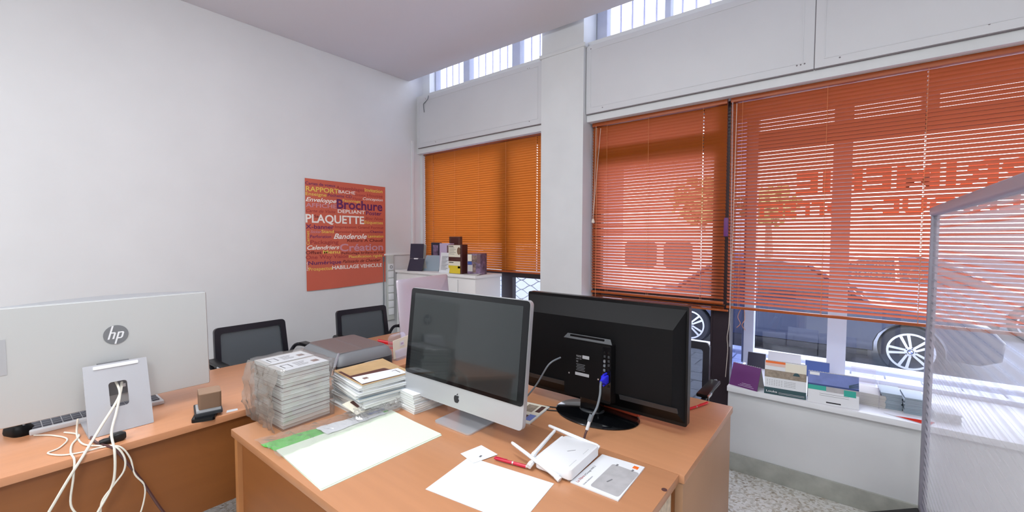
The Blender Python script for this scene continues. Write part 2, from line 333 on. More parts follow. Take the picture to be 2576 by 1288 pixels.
# ---- left window behind the closed blind
f = box(-3.588, -1.99, 3.05, 3.10, .5, .56); f.box(-3.588, -1.99, 3.05, 3.10, 2.27, 2.333); f.box(-3.588, -3.53, 3.05, 3.10, .56, 2.27); f.box(-2.05, -1.99, 3.05, 3.10, .56, 2.27)
win = struct(f.build('window_3', 'frame'))
box(-2.55, -2.42, 3.048, 3.102, .56, 2.27, bev=.004).build('mullion', 'frame', win)
box(-3.53, -2.05, 3.045, 3.104, 1.088, 1.150, bev=.004).build('transom', 'frame', win)
box(-3.53, -2.05, 3.072, 3.076, .56, 2.27).build('pane', 'clear', win)
gr = tag(B().box(-3.0, -1.8, 3.2, 3.22, 1.10, 1.13).build('window_grille', 'grille'), 'white wavy metal grille outside the small clear pane left of the pillar', 'grille')
for k in range(11):
    z = .62+k*.045
    p = [(-2.7+i*.02, 3.21+.004*(k % 2), z+(.022 if k % 2 else -.022)*math.sin((i*.02)/.105*PI)) for i in range(42)]
    B().tube(p, .0045, 6).build('wavy_bar', 'grille', gr)
box(-2.68, -2.655, 3.2, 3.225, .5, 1.12).build('upright', 'grille', gr)

# ---- glazed door and fixed post
f = box(-1.60, -1.545, 3.05, 3.11, -.02, 2.333); f.box(-.702, -.595, 3.045, 3.125, -.02, 2.333); f.box(-1.545, -.702, 3.05, 3.11, 2.29, 2.333); f.box(-1.545, -.702, 3.05, 3.11, 2.05, 2.15)
door = struct(f.build('door_1', 'frame'))
f = B().ring(rr(.84, 2.03, .001, 1, -1.124, 1.025), rr(.815, 1.96, .001, 1, -1.124, 1.05), 0, .045, axes((0, 3.09, 0), X_, Z_))
f.build('door_leaf', 'frame', door)
box(-1.535, -.712, 3.052, 3.10, .99, 1.065, bev=.004).build('crossbar', 'frame', door)
box(-1.535, -.712, 3.068, 3.072, .06, 2.05).build('pane', 'clear', door)
box(-1.545, -.702, 3.068, 3.072, 2.15, 2.29).build('transom_pane', 'clear', door)
struct(box(-1.62, -.56, 2.9, 3.2, -.10, 0).build('trim_7', 'sill'))
# ---- display window: side return and street glass
ret = struct(box(-.602, -.592, 3.125, 3.49, .535, 2.333).build('window_4', 'clear2'))
f = box(-.605, -.53, 3.49, 3.56, .535, 2.333); f.box(-.1, .0, 3.49, 3.56, .535, 2.333); f.box(1.38, 1.45, 3.49, 3.56, .535, 2.333); f.box(.31, .385, 3.49, 3.56, 2.2, 2.31)
f.box(-.53, 1.38, 3.49, 3.56, 2.31, 2.333); f.box(-.53, 1.38, 3.50, 3.55, .535, .56)
win5 = struct(f.build('window_5', 'mullion'))
box(-.53, 1.38, 3.485, 3.565, 2.085, 2.2, bev=.004).build('transom', 'frame', win5)
box(-.53, -.1, 3.525, 3.529, .56, 2.085).build('pane', 'clear', win5); box(.0, 1.38, 3.525, 3.529, .56, 2.085).build('pane', 'clear', win5)
box(-.53, 1.38, 3.525, 3.529, 2.2, 2.31).build('pane', 'clear', win5)
# vinyl lettering on the street side of the glass, read from outside
NX = (-1, 0, 0)
def vinyl(s, xl, z, h, m, w, bold=.03, depth=.0085, shear=0):
    """right-hand end (seen from inside: left end) at xl"""
    return text(s, m, win5, (xl, 3.525, z), NX, Z_, w, h, bold, shear, depth, 'RIGHT')
vinyl('IMPRIMERIE', -.303, 1.752, .138, 'letter_red', 1.36)
vinyl('NUMERIQUE - OFFSET', -.556, 1.605, .093, 'letter_red', 1.66)
vinyl('AFFICHE', .012, 1.268, .040, 'letter_white', .245, .01)
vinyl('Banderole', .012, 1.208, .042, 'letter_white', .248, .01)
B().ring([(.037*math.cos(2*PI*k/24), .037*math.sin(2*PI*k/24)) for k in range(24)], [(.030*math.cos(2*PI*k/24), .030*math.sin(2*PI*k/24)) for k in range(24)], 0, .001, axes((.318, 3.534, 1.232), X_, Z_)).box(.292, .344, 3.533, 3.534, 1.228, 1.236).build('emblem', 'letter_white', win5)

# ================================================================== VENETIAN BLINDS
def blind(label, x0, x1, ztop, zbot, tilt, cords, m, y=3.0, holes=None):
    t = thing('venetian_blind', label, 'blind', (0, y, 0))
    box(x0, x1, -.018, .018, ztop-.028, ztop, bev=.002).build('head_rail', 'rail', t)
    rows = (-.0125, -.0045, .0045, .0125); crown = (0, .0016, .0016, 0)
    cuts = [x0]
    for c in sorted(cords if holes is None else holes): cuts += [c-.003, c+.003]
    cuts.append(x1)
    bm = B(); mx = Matrix.Rotation(tilt, 4, 'X'); g = [[bm.bm.verts.new(mx @ Vector((x, r, z))) for r, z in zip(rows, crown)] for x in cuts]
    for i in range(len(cuts)-1):
        for j in range(3):
            if i % 2 and j == 1: continue
            bm.bm.faces.new((g[i][j], g[i+1][j], g[i+1][j+1], g[i][j+1]))
    n = int((ztop-.04-zbot)/.0215); first = None
    for k in range(n):
        z = ztop-.045-k*.0215
        if first is None: first = bm.build('slat', m, t, ang=60); s = first
        else: s = first.copy(); C.objects.link(s)
        s.location.z = z
        s.rotation_euler.x = random.uniform(-.012, .012)
        if m == 'slat' and random.random() < .1: s.rotation_euler.y = random.uniform(-.0015, .0015)
    box(x0, x1, -.012, .012, zbot-.012, zbot+.004, bev=.002).build('bottom_rail', 'rail', t)
    for c in cords:
        L = B().tube([(c, -.0145, ztop-.03), (c, -.0145, zbot)], .0009, 4); L.tube([(c+.002, .0145, ztop-.03), (c+.002, .0145, zbot)], .0009, 4)
        L.build('ladder_cord', 'cord', t)
    return t
b1 = blind('orange venetian blind shut tight left of the white pillar', -3.583, -1.995, 2.352, 1.148, math.radians(-60), [-3.45, -3.11, -2.785, -2.45, -2.115], 'slat1', holes=[-3.45, -2.115])
b2 = blind('orange venetian blind over the glazed door right of the white pillar', -1.583, -.632, 2.333, 1.035, math.radians(-47), [-1.46, -1.14, -.775], 'slat', holes=[-.775])
b3 = blind('wide orange venetian blind over the display window with backwards red letters', -.612, 1.40, 2.333, 1.012, math.radians(-41), [-.545, -.12, .285, .75, 1.2], 'slat', holes=[.285])
# loosened bottom slats of the door blind
for k, (z, a) in enumerate(((1.012, .06), (1.0, .03), (.992, .02))):
    box(-1.583, -.632, -.0125, .0125, z-.0006, z+.0006, mx=T(0, 0, 0)).build('slat', 'slat', b2).rotation_euler.y = a*.15
box(-1.30, -.60, -.016, -.004, .978, .990, bev=.002).build('loose_slat', 'rail', b2)
B().tube([(-1.538, -.04, 2.30), (-1.545, -.04, 1.9), (-1.556, -.04, 1.6)], .0016, 5).tube([(-1.50, -.04, 2.28), (-1.545, -.04, 1.75), (-1.556, -.04, 1.6)], .0016, 5).build('pull_cord', 'cord_white', b2)
B().lathe([(.004, .03), (.010, .018), (.014, 0), (.006, -.006)], 10, T(-1.556, -.04, 1.57)).build('cord_tassel', 'cord_white', b2)
B().tube([(-1.535, -.03, 2.29), (-1.535, -.03, .95)], .0016, 5).build('tilt_wand', 'cord', b2)
B().tube([(-.623, -.04, 2.327), (-.617, -.04, 1.58)], .0022, 5).build('pull_cord', 'cord_dark', b3)
box(-.630, -.605, -.050, -.032, 1.462, 1.58, bev=.004).build('cord_handle', 'purple', b3)
B().tube([(-.597, -.04, 2.30), (-.580, -.04, .76)], .0038, 6).build('tilt_wand', 'acrylic', b3)
B().tube(smoothpath([(-.575, -.03, 2.29), (-.580, -.03, 1.5), (-.588, -.03, .95), (-.597, -.035, .82), (-.592, -.035, .74), (-.60, -.04, .56)]), .0016, 5).build('pull_cord', 'cord_white', b3)
B().tube(smoothpath([(-.53, 0, 1.0), (-.545, 0, .95), (-.53, 0, .91), (-.55, 0, .88)]), .0015, 5).tube(smoothpath([(-.51, 0, 1.0), (-.505, 0, .94), (-.52, 0, .90), (-.50, 0, .87)]), .0015, 5).build('loose_cord', 'cord', b3)

# ================================================================== DESKS
def desk(name, label, x0, x1, y0, y1, front, top_mat, ends=True):
    t = thing(name, label, 'desk', ((x0+x1)/2, (y0+y1)/2, 0)); hx, hy = (x1-x0)/2, (y1-y0)/2
    box(-hx, hx, -hy, hy, .713, .740, bev=.003).build('tabletop', top_mat, t)
    return t, hx, hy
t, hx, hy = desk('office_desk', 'beech desk in front carrying the white router and loose papers', -1.772, -.381, .558, 1.2875, 'y', 'desk')
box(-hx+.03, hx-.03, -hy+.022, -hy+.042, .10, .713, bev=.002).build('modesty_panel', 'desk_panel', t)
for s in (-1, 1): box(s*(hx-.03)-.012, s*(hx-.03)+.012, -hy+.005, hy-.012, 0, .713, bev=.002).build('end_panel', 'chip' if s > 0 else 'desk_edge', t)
B().lathe([(.008, .7402), (.008, .7412), (.006, .7414)], 12, T(.372+.315, .26, 0)).build('cable_plug', 'cable_brown', t)
t, hx, hy = desk('office_desk', 'beech desk by the windows carrying the big black monitor', -1.772, -.366, 1.2905, 1.963, 'y', 'desk')
box(-hx+.03, hx-.03, -hy+.012, -hy+.03, .10, .713, bev=.002).build('modesty_panel', 'desk_panel', t)
for s in (-1, 1): box(s*(hx-.018)-.012, s*(hx-.018)+.012, -hy+.008, hy-.012, 0, .713, bev=.002).build('end_panel', 'desk_end', t)
t, hx, hy = desk('office_desk', 'beech desk along the left wall carrying the large silver monitor', -2.655, -1.93, -.40, 1.052, 'x', 'desk2')
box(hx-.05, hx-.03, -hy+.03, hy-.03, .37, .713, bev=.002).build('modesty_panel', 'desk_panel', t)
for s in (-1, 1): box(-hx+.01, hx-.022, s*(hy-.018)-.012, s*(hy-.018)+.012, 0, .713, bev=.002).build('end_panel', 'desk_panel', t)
t, hx, hy = desk('office_desk', 'beech desk along the left wall carrying the grey scanner', -2.64, -1.935, 1.055, 2.42, 'x', 'desk2')
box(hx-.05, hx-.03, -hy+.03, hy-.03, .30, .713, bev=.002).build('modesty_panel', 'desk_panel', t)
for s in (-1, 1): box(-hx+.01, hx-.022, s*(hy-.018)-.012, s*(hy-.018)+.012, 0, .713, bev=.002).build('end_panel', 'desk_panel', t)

# ================================================================== CHAIRS (sitter faces local -y)
def make_chair(label):
    t = thing('office_chair', label, 'chair', group='black mesh office chairs')
    lean = Matrix.Translation((0, .235, .665)) @ Matrix.Rotation(math.radians(-8), 4, 'X')
    fl = [(p[0]*(1+.06*(.21-p[1])/.42), p[1]) for p in rr(.43, .42, .025, 4)]; fi = [(p[0]*(1+.06*(.21-p[1])/.42), p[1]-.002) for p in rr(.365, .345, .015, 4)]
    ax = lean @ axes((0, 0, 0), X_, Z_)
    B().ring(fl, fi, -.014, .014, ax).build('back_frame', 'chair', t)
    B().prism([(p[0]*1.01, p[1]*1.01) for p in fi], -.003, .002, ax).build('back_mesh', 'mesh', t)
    B().tube([(0, .262, .62), (0, .29, .5), (0, .2, .44), (0, .05, .425)], .016, 8).build('back_bracket', 'chair', t)
    B().loft([[(p[0], p[1], z) for p in rr(.47*s, .46*s, .07, 4)] for s, z in ((.9, .425), (1, .44), (1, .475), (.94, .495))]).build('seat', 'seat', t)
    for s in (-1, 1):
        a = B().tube(smoothpath([(s*.225, .235, .60), (s*.262, .20, .685), (s*.275, .06, .70), (s*.28, -.10, .69), (s*.278, -.185, .63), (s*.25, -.13, .50), (s*.19, -.05, .44)]), .0125, 8)
        a.build('armrest', 'chair', t)
        box(s*.276-.026, s*.276+.026, -.13, .13, .700, .718, bev=.007).build('arm_pad', 'black', t)
        box(s*.305-.004, s*.305+.003, -.135, -.07, .702, .716, bev=.003).build('arm_clip', 'chrome', t)
    B().lathe([(.028, .08), (.028, .22), (.018, .22), (.018, .425)], 14).build('gas_lift', 'black', t)
    for k in range(5):
        a = 2*PI*k/5+.3; c, s = math.cos(a), math.sin(a)
        l = B().tube([(.02*c, .02*s, .105), (.16*c, .16*s, .09), (.28*c, .28*s, .07)], [.022, .018, .012], 6).build('leg', 'black', t)
        B().lathe([(.026, -.018), (.028, -.012), (.028, .012), (.026, .018)], 12, T(.28*c, .28*s, .028) @ RZ(a) @ Matrix.Rotation(PI/2, 4, 'X')).build('caster', 'black', l)
    return t
ch = make_chair('black mesh office chair against the left wall behind the silver monitor desk')
ch.location = (-2.86, 1.122, 0); ch.rotation_euler.z = PI/2+.02
dup(ch, (-2.86, 1.925, 0), PI/2-.06, 'black mesh office chair against the left wall behind the grey scanner')
dup(ch, (-.80, 2.225, 0), .0, 'black mesh office chair before the glazed door behind the big black monitor')

# ================================================================== LEFT WALL: poster, sockets, cabinet
po = thing('poster', 'red word poster with overlapping French printing terms on the left wall', 'poster', (0, 0, 0))
B().loft([[(-3.6125, 1.729, .99), (-3.612, 2.0, .992), (-3.6125, 2.514, 1.01), (-3.6125, 2.52, 1.947), (-3.6125, 1.729, 1.95)], [(-3.6115, 1.729, .99), (-3.611, 2.0, .992), (-3.6115, 2.514, 1.01), (-3.6115, 2.52, 1.947), (-3.6115, 1.729, 1.95)]]).build('sheet', 'poster', po)
WORDS = [
('Cartes de voeux',1.732,2.000,1.897,0.027,'p'),
('Assemblages',2.006,2.288,1.882,0.031,'d'),
('Invitation',2.293,2.489,1.885,0.034,'y'),
('RAPPORT',1.735,2.029,1.843,0.042,'y'),
('BACHE',2.029,2.193,1.848,0.029,'w'),
('Enseigne',1.733,1.915,1.807,0.029,'y'),
('Pochette CD',1.927,2.159,1.811,0.026,'p'),
('Entete',2.193,2.300,1.836,0.024,'d'),
('Housse',2.317,2.488,1.839,0.030,'d'),
('Enveloppe',1.732,2.007,1.756,0.037,'ws'),
('Flyer',2.169,2.266,1.801,0.020,'d'),
('Façonnage',2.068,2.243,1.775,0.023,'y'),
('Conception',2.271,2.491,1.804,0.028,'ws'),
('AFFICHE',1.732,2.008,1.708,0.036,'l'),
('Brochure',2.010,2.485,1.710,0.087,'p'),
('Carte de Visite',1.733,1.996,1.665,0.027,'ds'),
('DEPLIANT',2.019,2.293,1.671,0.032,'w'),
('Poster',2.303,2.475,1.665,0.038,'p'),
('Sac',1.804,1.859,1.620,0.025,'m'),
('PLAQUETTE',1.729,2.282,1.577,0.073,'w'),
('Bloc Note',2.293,2.491,1.618,0.028,'ds'),
('Etiquettes',2.286,2.489,1.580,0.030,'y'),
('X-banner',1.728,1.980,1.524,0.037,'p'),
('Impression Grand Format',1.991,2.496,1.533,0.025,'d'),
('Sticker',1.768,1.863,1.487,0.024,'ls'),
('Stand',1.865,1.979,1.488,0.028,'y'),
('Impression Petit Format',1.983,2.341,1.491,0.021,'d'),
('Chemise',2.346,2.490,1.494,0.023,'p'),
('Perforation',1.765,1.953,1.444,0.027,'p'),
('Banderole',1.976,2.308,1.437,0.049,'ws'),
('Lamination',2.322,2.495,1.449,0.028,'y'),
('Packaging',1.766,2.022,1.392,0.034,'d'),
('Reliure A Chaud',2.107,2.481,1.408,0.029,'m'),
('Création',2.032,2.488,1.325,0.068,'l'),
('Calendriers',1.737,2.029,1.344,0.037,'ws'),
('Offset',1.725,1.863,1.305,0.029,'m'),
('Menu',1.876,2.035,1.306,0.031,'y'),
('Pelliculage brillant et mat',2.049,2.499,1.295,0.023,'m'),
('One Way Vision',1.724,2.115,1.262,0.034,'d'),
('Plastification rigide',2.121,2.476,1.260,0.026,'y'),
('Numérique',1.744,2.046,1.213,0.034,'p'),
('Palissade de Chantier',2.057,2.458,1.216,0.029,'ms'),
('Prospectus',1.747,1.959,1.162,0.030,'y'),
('HABILLAGE VEHICULE',1.959,2.472,1.163,0.034,'w'),
]
for i, (s, y0, y1, z, h, c) in enumerate(WORDS):
    text(s, PC[c[0]], po, (-3.611, y0, z), Y_, Z_, y1-y0, h*.95, (.022 if h > .05 else .016 if h > .03 else .008), .35 if c.endswith('s') else 0, .0004+.00003*(i % 7))
text('Carnet', PC['y'], po, (-3.611, 1.757, 1.384), Z_, (0, -1, 0), .122, .024, .004)
text('Agenda', PC['w'], po, (-3.611, 1.742, 1.161), Z_, (0, -1, 0), .08, .012)
# socket column
so = tag(box(-3.615, -3.598, 2.525, 2.605, .62, 1.272, bev=.002).build('socket_trunking', 'trunk'), 'white trunking with a column of sockets right of the red poster', 'sockets')
for k in range(7):
    z = 1.155-k*.075
    box(-3.598, -3.590, 2.535, 2.597, z-.032, z+.032, bev=.003).build('socket', 'white', so)
B().ring([(.016*math.cos(2*PI*k/16), .016*math.sin(2*PI*k/16)) for k in range(16)], [(.011*math.cos(2*PI*k/16), .011*math.sin(2*PI*k/16)) for k in range(16)], 0, .002, axes((-3.59, 2.566, 1.155), Y_, Z_)).build('switch_ring', 'grey', so)
tag(B().tube(smoothpath([(-3.61, 2.49, 1.235), (-3.612, 2.492, 1.1), (-3.611, 2.492, .9), (-3.612, 2.493, .86), (-3.612, 2.49, .6), (-3.612, 2.49, .2)]), .005, 6).box(-3.616, -3.604, 2.483, 2.5, 1.21, 1.262).build('wall_cable', 'cable_grey'), 'dark cable running down the wall beside the poster', 'cable')

cb = thing('cabinet', 'white low cabinet in the corner under the shut blind', 'cabinet', (-3.04, 2.78, 0))
box(-.535, .562, -.155, .165, .06, 1.10, bev=.003).build('carcass', 'white_m', cb)
box(-.545, .568, -.172, .18, 1.10, 1.125, bev=.003).build('cabinet_top', 'white_m', cb)
box(-.53, .16, -.165, -.156, .08, 1.085, bev=.002).build('door', 'white_m', cb)
d = box(.168, .345, -.168, -.156, .08, 1.08, bev=.002).build('door', 'white_m', cb)
box(.352, .56, -.163, -.156, .08, 1.09, bev=.002).build('door', 'white_m', cb)
box(-.53, .55, -.150, .16, 0, .06).build('plinth', 'grey', cb)
def card_tent(name, label, x, y, z, w, h, spread, rz, m1, m2='card', group=None, cat='calendar'):
    t = thing(name, label, cat, (x, y, z), rz, group)
    B().loft([[(-w/2, -spread, 0), (w/2, -spread, 0), (w/2, -.001, h), (-w/2, -.001, h)], [(-w/2, -spread+.003, 0), (w/2, -spread+.003, 0), (w/2, .002, h), (-w/2, .002, h)]]).build('front_leaf', m1, t)
    B().loft([[(-w/2, spread-.003, 0), (w/2, spread-.003, 0), (w/2, -.002, h), (-w/2, -.002, h)], [(-w/2, spread, 0), (w/2, spread, 0), (w/2, .001, h), (-w/2, .001, h)]]).build('back_leaf', m2, t)
    return t
zc = 1.1255
def leaflets(label, x, y, rz, w, h, n, m, m2):
    t = thing('brochure', label, 'brochure', (x, y, zc), rz)
    for k in range(n):
        o = k*.014
        B().loft([[(-w/2, o, 0), (w/2, o, 0), (w/2, o+.028, h-.004*k), (-w/2, o+.028, h-.004*k)], [(-w/2, o+.003, 0), (w/2, o+.003, 0), (w/2, o+.031, h-.004*k), (-w/2, o+.031, h-.004*k)]]).build('cover' if k == 0 else 'leaf', m if k == 0 else m2, t)
    return t
leaflets('grey and dark brochures leaning at the cabinet left end', -3.40, 2.72, .25, .16, .262, 4, 'navy', 'card')
c = card_tent('desk_calendar', 'small black tent calendar at front on the cabinet', -3.305, 2.665, zc, .17, .12, .05, .28, 'navy')
box(-.035, .01, -.006, .006, .112, .124).build('binding', 'white', c)
card_tent('desk_calendar', 'grey tent calendar behind the small black one on the cabinet', -3.20, 2.785, zc, .17, .15, .055, .3, 'greyblue')
def carton(name, label, x, y, w, d, h, rz, m, faces=(), z=zc, cat='box'):
    t = thing(name, label, cat, (x, y, z), rz)
    box(-w/2, w/2, -d/2, d/2, 0, h, bev=.0015).build('carton', m, t)
    for nm, x0, x1, z0, z1, fm in faces: box(x0, x1, -d/2-.0012, -d/2-.0002, z0, z1).build(nm, fm, t)
    return t
carton('carton', 'tall black carton behind the tent calendars', -3.24, 2.855, .125, .03, .275, 0, 'navy', [('print', -.035, .04, .12, .25, 'photo2')])
carton('carton', 'pale lilac carton behind the white card', -3.03, 2.80, .15, .05, .27, 0, 'lilac', [('side_print', .03, .072, .02, .25, 'cover_plum')])
carton('carton', 'dark brown carton topmost behind the yellow labelled box', -2.985, 2.875, .15, .03, .335, .0, 'cover_brown', [('print', -.05, .05, .25, .32, 'maroon')])
w = leaflets('upright white printed sheet left of the yellow labelled box', -2.92, 2.66, -.05, .145, .185, 2, 'paper', 'pink_print')
for k in range(11): box(-.045, .035+.02*math.sin(k*2.1), -.002+.0285*(k*.012+.03)/.185-.004, -.002+.0285*(k*.012+.03)/.185-.003, .03+k*.012, .0345+k*.012).build('text_line', 'light_grey', w)
yb = carton('carton', 'brown carton with cream and yellow labels on the cabinet', -2.775, 2.70, .175, .07, .262, 0, 'maroon', [('label_cream', -.085, .065, .15, .257, 'cream'), ('label_yellow', -.085, .065, .003, .072, 'yellow'), ('label_pale', -.085, .065, .0725, .112, 'cream'), ('badge', .035, .064, .05, .068, 'maroon')])
for k in range(5): box(-.075, -.01+.02*(k % 2), -.0375, -.0362, .175+k*.014, .178+k*.014).build('text_line', 'ink', yb)
box(-.078, -.02, -.0375, -.0362, .243, .249).build('text_line', 'ink_black', yb); box(-.078, -.02, -.0375, -.0362, .098, .104).build('text_line', 'ink_black', yb)
B().prism([(.022*math.cos(a), .034*math.sin(a)) for a in [2*PI*k/16 for k in range(16)]], 0, .0012, axes((.05, -.0376, .205), X_, Z_)).build('oval_badge', 'kraft', yb)
pb = thing('carton', 'small photo printed cube at the cabinet right', 'box', (-2.575, 2.74, zc), .25)
box(-.065, .065, -.06, .06, 0, .185, bev=.0015).build('carton', 'photo2', pb)
for (a, b, c0, d0, m) in ((-.06, -.02, .12, .178, 'cream'), (-.02, .03, .11, .17, 'photo'), (-.06, -.012, .03, .085, 'card'), (-.01, .02, .02, .1, 'photo'), (.03, .062, .1, .18, 'cover_plum'), (-.06, -.02, .09, .115, 'blue_print')): box(a, b, -.0612, -.06, c0, d0).build('print', m, pb)
tag(B().loft([[(-2.62, 2.615, zc), (-2.48, 2.64, zc), (-2.50, 2.72, zc+.012), (-2.66, 2.70, zc)], [(-2.62, 2.615, zc+.003), (-2.48, 2.64, zc+.003), (-2.50, 2.72, zc+.015), (-2.66, 2.70, zc+.003)]]).build('flyer', 'card'), 'flat grey flyer lying at the right end of the cabinet top', 'flyer')

# ================================================================== LEFT DESK: silver monitor and friends
hp = thing('computer', 'large silver all-in-one computer seen from behind, round emblem', 'computer', (-2.14, .32, .74))
W2, H = .302, .405; tl = math.radians(3)
back = Matrix.Translation((-.075, .0, .062)) @ Matrix.Rotation(-tl, 4, 'Y')
sh = B()
L = []
for x, s in ((-.012, 1), (.0, 1), (.008, .985)): L.append([(x, p[0], p[1]+H/2) for p in rr(W2*2*s, H*s, .006, 3)])
sh.loft(L, mx=back); sh.build('shell', 'silver', hp)
B().loft([[(x, p[0], p[1]+H/2) for p in rr(W2*2, H, .006, 3)] for x in (-.022, -.0122)], mx=back).build('bezel', 'white', hp)
N = 24; arc = lambda k: .004+.034*math.sin(PI*k/N)
B().loft([[(-.012, -W2+2*W2*k/N, H+.001), (-.011, -W2+2*W2*k/N, H+.001+arc(k)*.42), (-.0155, -W2+2*W2*k/N, H+.001+arc(k)*.42), (-.016, -W2+2*W2*k/N, H+.001)] for k in range(N+1)], mx=back).build('vent_strip', 'silver2', hp)
ey = Vector((0, 1, 0)); ez = (back.to_3x3() @ Vector((0, 0, 1))).normalized(); en = ey.cross(ez)
eo = back @ Vector((.0088, 0, .268))
B().prism([(.0365*math.cos(2*PI*k/32), .0365*math.sin(2*PI*k/32)) for k in range(32)], 0, .0012, axes(eo, ey, ez)).build('emblem', 'grey', hp, 'grey brushed round hp emblem')
hs = lambda u, v: (u+.27*v, v)
lt = lambda L: B().prism([hs(*p) for p in L], .0012, .0018, axes(eo, ey, ez)).build('lettering', 'white', hp)
lt([(-.0205, -.0155), (-.0150, -.0155), (-.0150, .0355), (-.0205, .0345)]); lt([(-.0150, .0105), (-.0055, .0105), (-.0015, .0065), (-.0015, -.0155), (-.0070, -.0155), (-.0070, .0050), (-.0085, .0060), (-.0150, .0060)])
lt([(.0035, -.0345), (.0090, -.0355), (.0090, .0105), (.0035, .0105)]); lt([(.0090, .0105), (.0185, .0105), (.0225, .0065), (.0225, -.0110), (.0185, -.0155), (.0090, -.0155), (.0090, -.0110), (.0155, -.0110), (.0170, -.0095), (.0170, .0045), (.0155, .0060), (.0090, .0060)])
box(.0084, .0092, -.301, -.275, .18, .30, mx=back).build('side_label', 'light_grey', hp)
# stand: a leaning plate with a cable hole, plus its foot
st_o = Vector((.073, -.014, 0)); st_up = (Vector((-.012, .0, .24))-Vector((.073, 0, 0))).normalized(); hgt = .253
sp = B().ring([(p[0], p[1]) for p in rr(.178, hgt, .003, 4, 0, hgt/2)], [(p[0], p[1]) for p in rr(.052, .092, .010, 4, .0, .135)], -.004, .004, axes(st_o, Y_, st_up))
sp.build('stand', 'silver2', hp)
box(-.062, .062, -.004, .004, hgt-.014, hgt-.002, mx=axes(st_o, Y_, st_up, None) @ Matrix.Rotation(PI/2, 4, 'X') @ Matrix.Identity(4)) .build('hinge', 'silver', hp) if False else B().prism(rr(.125, .012, .002, 3, -.0, hgt-.012), -.003, .008, axes(st_o, Y_, st_up)).build('hinge', 'white', hp)
B().prism(rr(.178, .20, .006, 3), 0, .006, T(-.03, -.014, .0004) @ RZ(PI/2)).build('foot', 'silver2', hp)
box(.008, .02, -.045, .045, .04, .17, mx=T(-.075, -.014, .062)).build('port_panel', 'grey', hp)
for k, (yy, zz) in enumerate(((-.05, .17), (-.024, .165), (-.005, .165), (.014, .178), (.012, .135))): box(-.054, -.048, yy-.006, yy+.006, zz-.006, zz+.006).build('port', 'ink_black' if k in (0, 3) else 'white', hp)
kb = thing('keyboard', 'white keyboard with grey keys behind the silver computer', 'keyboard', (-2.345, .28, .74))
box(-.082, .082, -.19, .19, 0, .016, bev=.004).build('keyboard_base', 'white', kb)
for r in range(5):
    for k in range(14): box(-.066+r*.026, -.044+r*.026, -.182+k*.026, -.159+k*.026, .016, .021, bev=.002).build('key', 'key_grey', kb)
ms = thing('mouse', 'black mouse left of the keyboard on the left desk', 'mouse', (-2.325, .068, .74), .4)
B().loft([[(p[0]*s, p[1]*s, z) for p in rr(.10, .06, .028, 5)] for s, z in ((.95, 0), (1, .008), (.95, .022), (.75, .033), (.3, .038))]).build('mouse_body', 'black_matt', ms)
B().lathe([(.004, -.003), (.0055, 0), (.004, .003)], 10, T(.028, 0, .033) @ Matrix.Rotation(PI/2, 4, 'X')).build('scroll_wheel', 'grey', ms)
# cables over the desk edge
def cable(name, label, pts, r, m, n=6, cat='cable'): return tag(B().tube(smoothpath(pts, n), r, 7).build(name, m), label, cat)
PX = -1.922
cable('cable', 'thick white cable falling steeply left from the silver stand', [(-2.16, .323, .895), (-2.08, .30, .86), (-1.99, .24, .80), (PX, .19, .745), (PX+.01, .15, .68), (PX+.01, .10, .585), (PX+.02, .05, .50)], .0042, 'cable_white')
cable('cable', 'white cable dropping straight from the silver stand hole', [(-2.165, .305, .905), (-2.09, .306, .875), (-2.02, .285, .83), (-1.96, .262, .78), (PX+.005, .262, .73), (PX+.01, .26, .66), (PX+.01, .25, .61), (PX+.02, .215, .55), (PX+.02, .19, .50)], .0038, 'cable_white')
cable('cable', 'white cable looping over the left desk and dangling at left', [(-2.14, .20, .80), (-2.13, .195, .7445), (-2.02, .20, .744), (-1.96, .235, .744), (PX, .265, .742), (PX+.01, .285, .70), (PX+.01, .283, .655), (PX+.01, .255, .615), (PX+.015, .225, .575), (PX+.02, .22, .51)], .003, 'cable_white')
cable('cable', 'thin white cable coiled on the desk behind the stand', [(-2.25, .10, .7435), (-2.2, .14, .7435), (-2.12, .17, .7435), (-2.05, .145, .7435), (-2.03, .118, .7435), (-1.975, .145, .7435), (-1.95, .19, .7435), (-1.945, .235, .7435), (PX, .275, .738), (PX+.006, .30, .69), (PX+.012, .31, .63), (PX+.012, .335, .575), (PX+.012, .325, .50), (PX+.02, .29, .42)], .0026, 'cable_white')
cable('cable', 'white cable dangling from the desk edge farthest left', [(-2.2, .17, .7435), (-2.13, .20, .7435), (-2.05, .175, .7435), (-1.97, .165, .7435), (PX, .168, .735), (PX+.008, .163, .68), (PX+.01, .155, .60), (PX+.02, .175, .55), (PX+.03, .20, .50)], .003, 'cable_white')
pc = thing('power_cable', 'black power cable with plug crossing the left desk edge', 'cable', (0, 0, 0))
B().tube(smoothpath([(-2.10, .225, .746), (-2.02, .225, .746), (-1.965, .237, .746), (PX, .262, .735), (PX+.008, .30, .66), (PX+.01, .335, .58), (PX+.02, .37, .49), (PX+.03, .41, .40)]), .0045, 7).build('cord', 'cable_brown', pc)
B().lathe([(.008, 0), (.011, .012), (.010, .03)], 10, axes((-1.972, .232, .751), (0, 0, 1), (-1, 0, 0), (0, 1, 0))).build('plug_neck', 'cable_black', pc)
B().loft([[(-1.975+p[0], .258+d, .755+p[1]) for p in rr(.03*s, .028*s, .006, 3)] for d, s in ((0, .6), (.012, 1), (.032, 1), (.042, .7))]).build('plug', 'cable_black', pc)

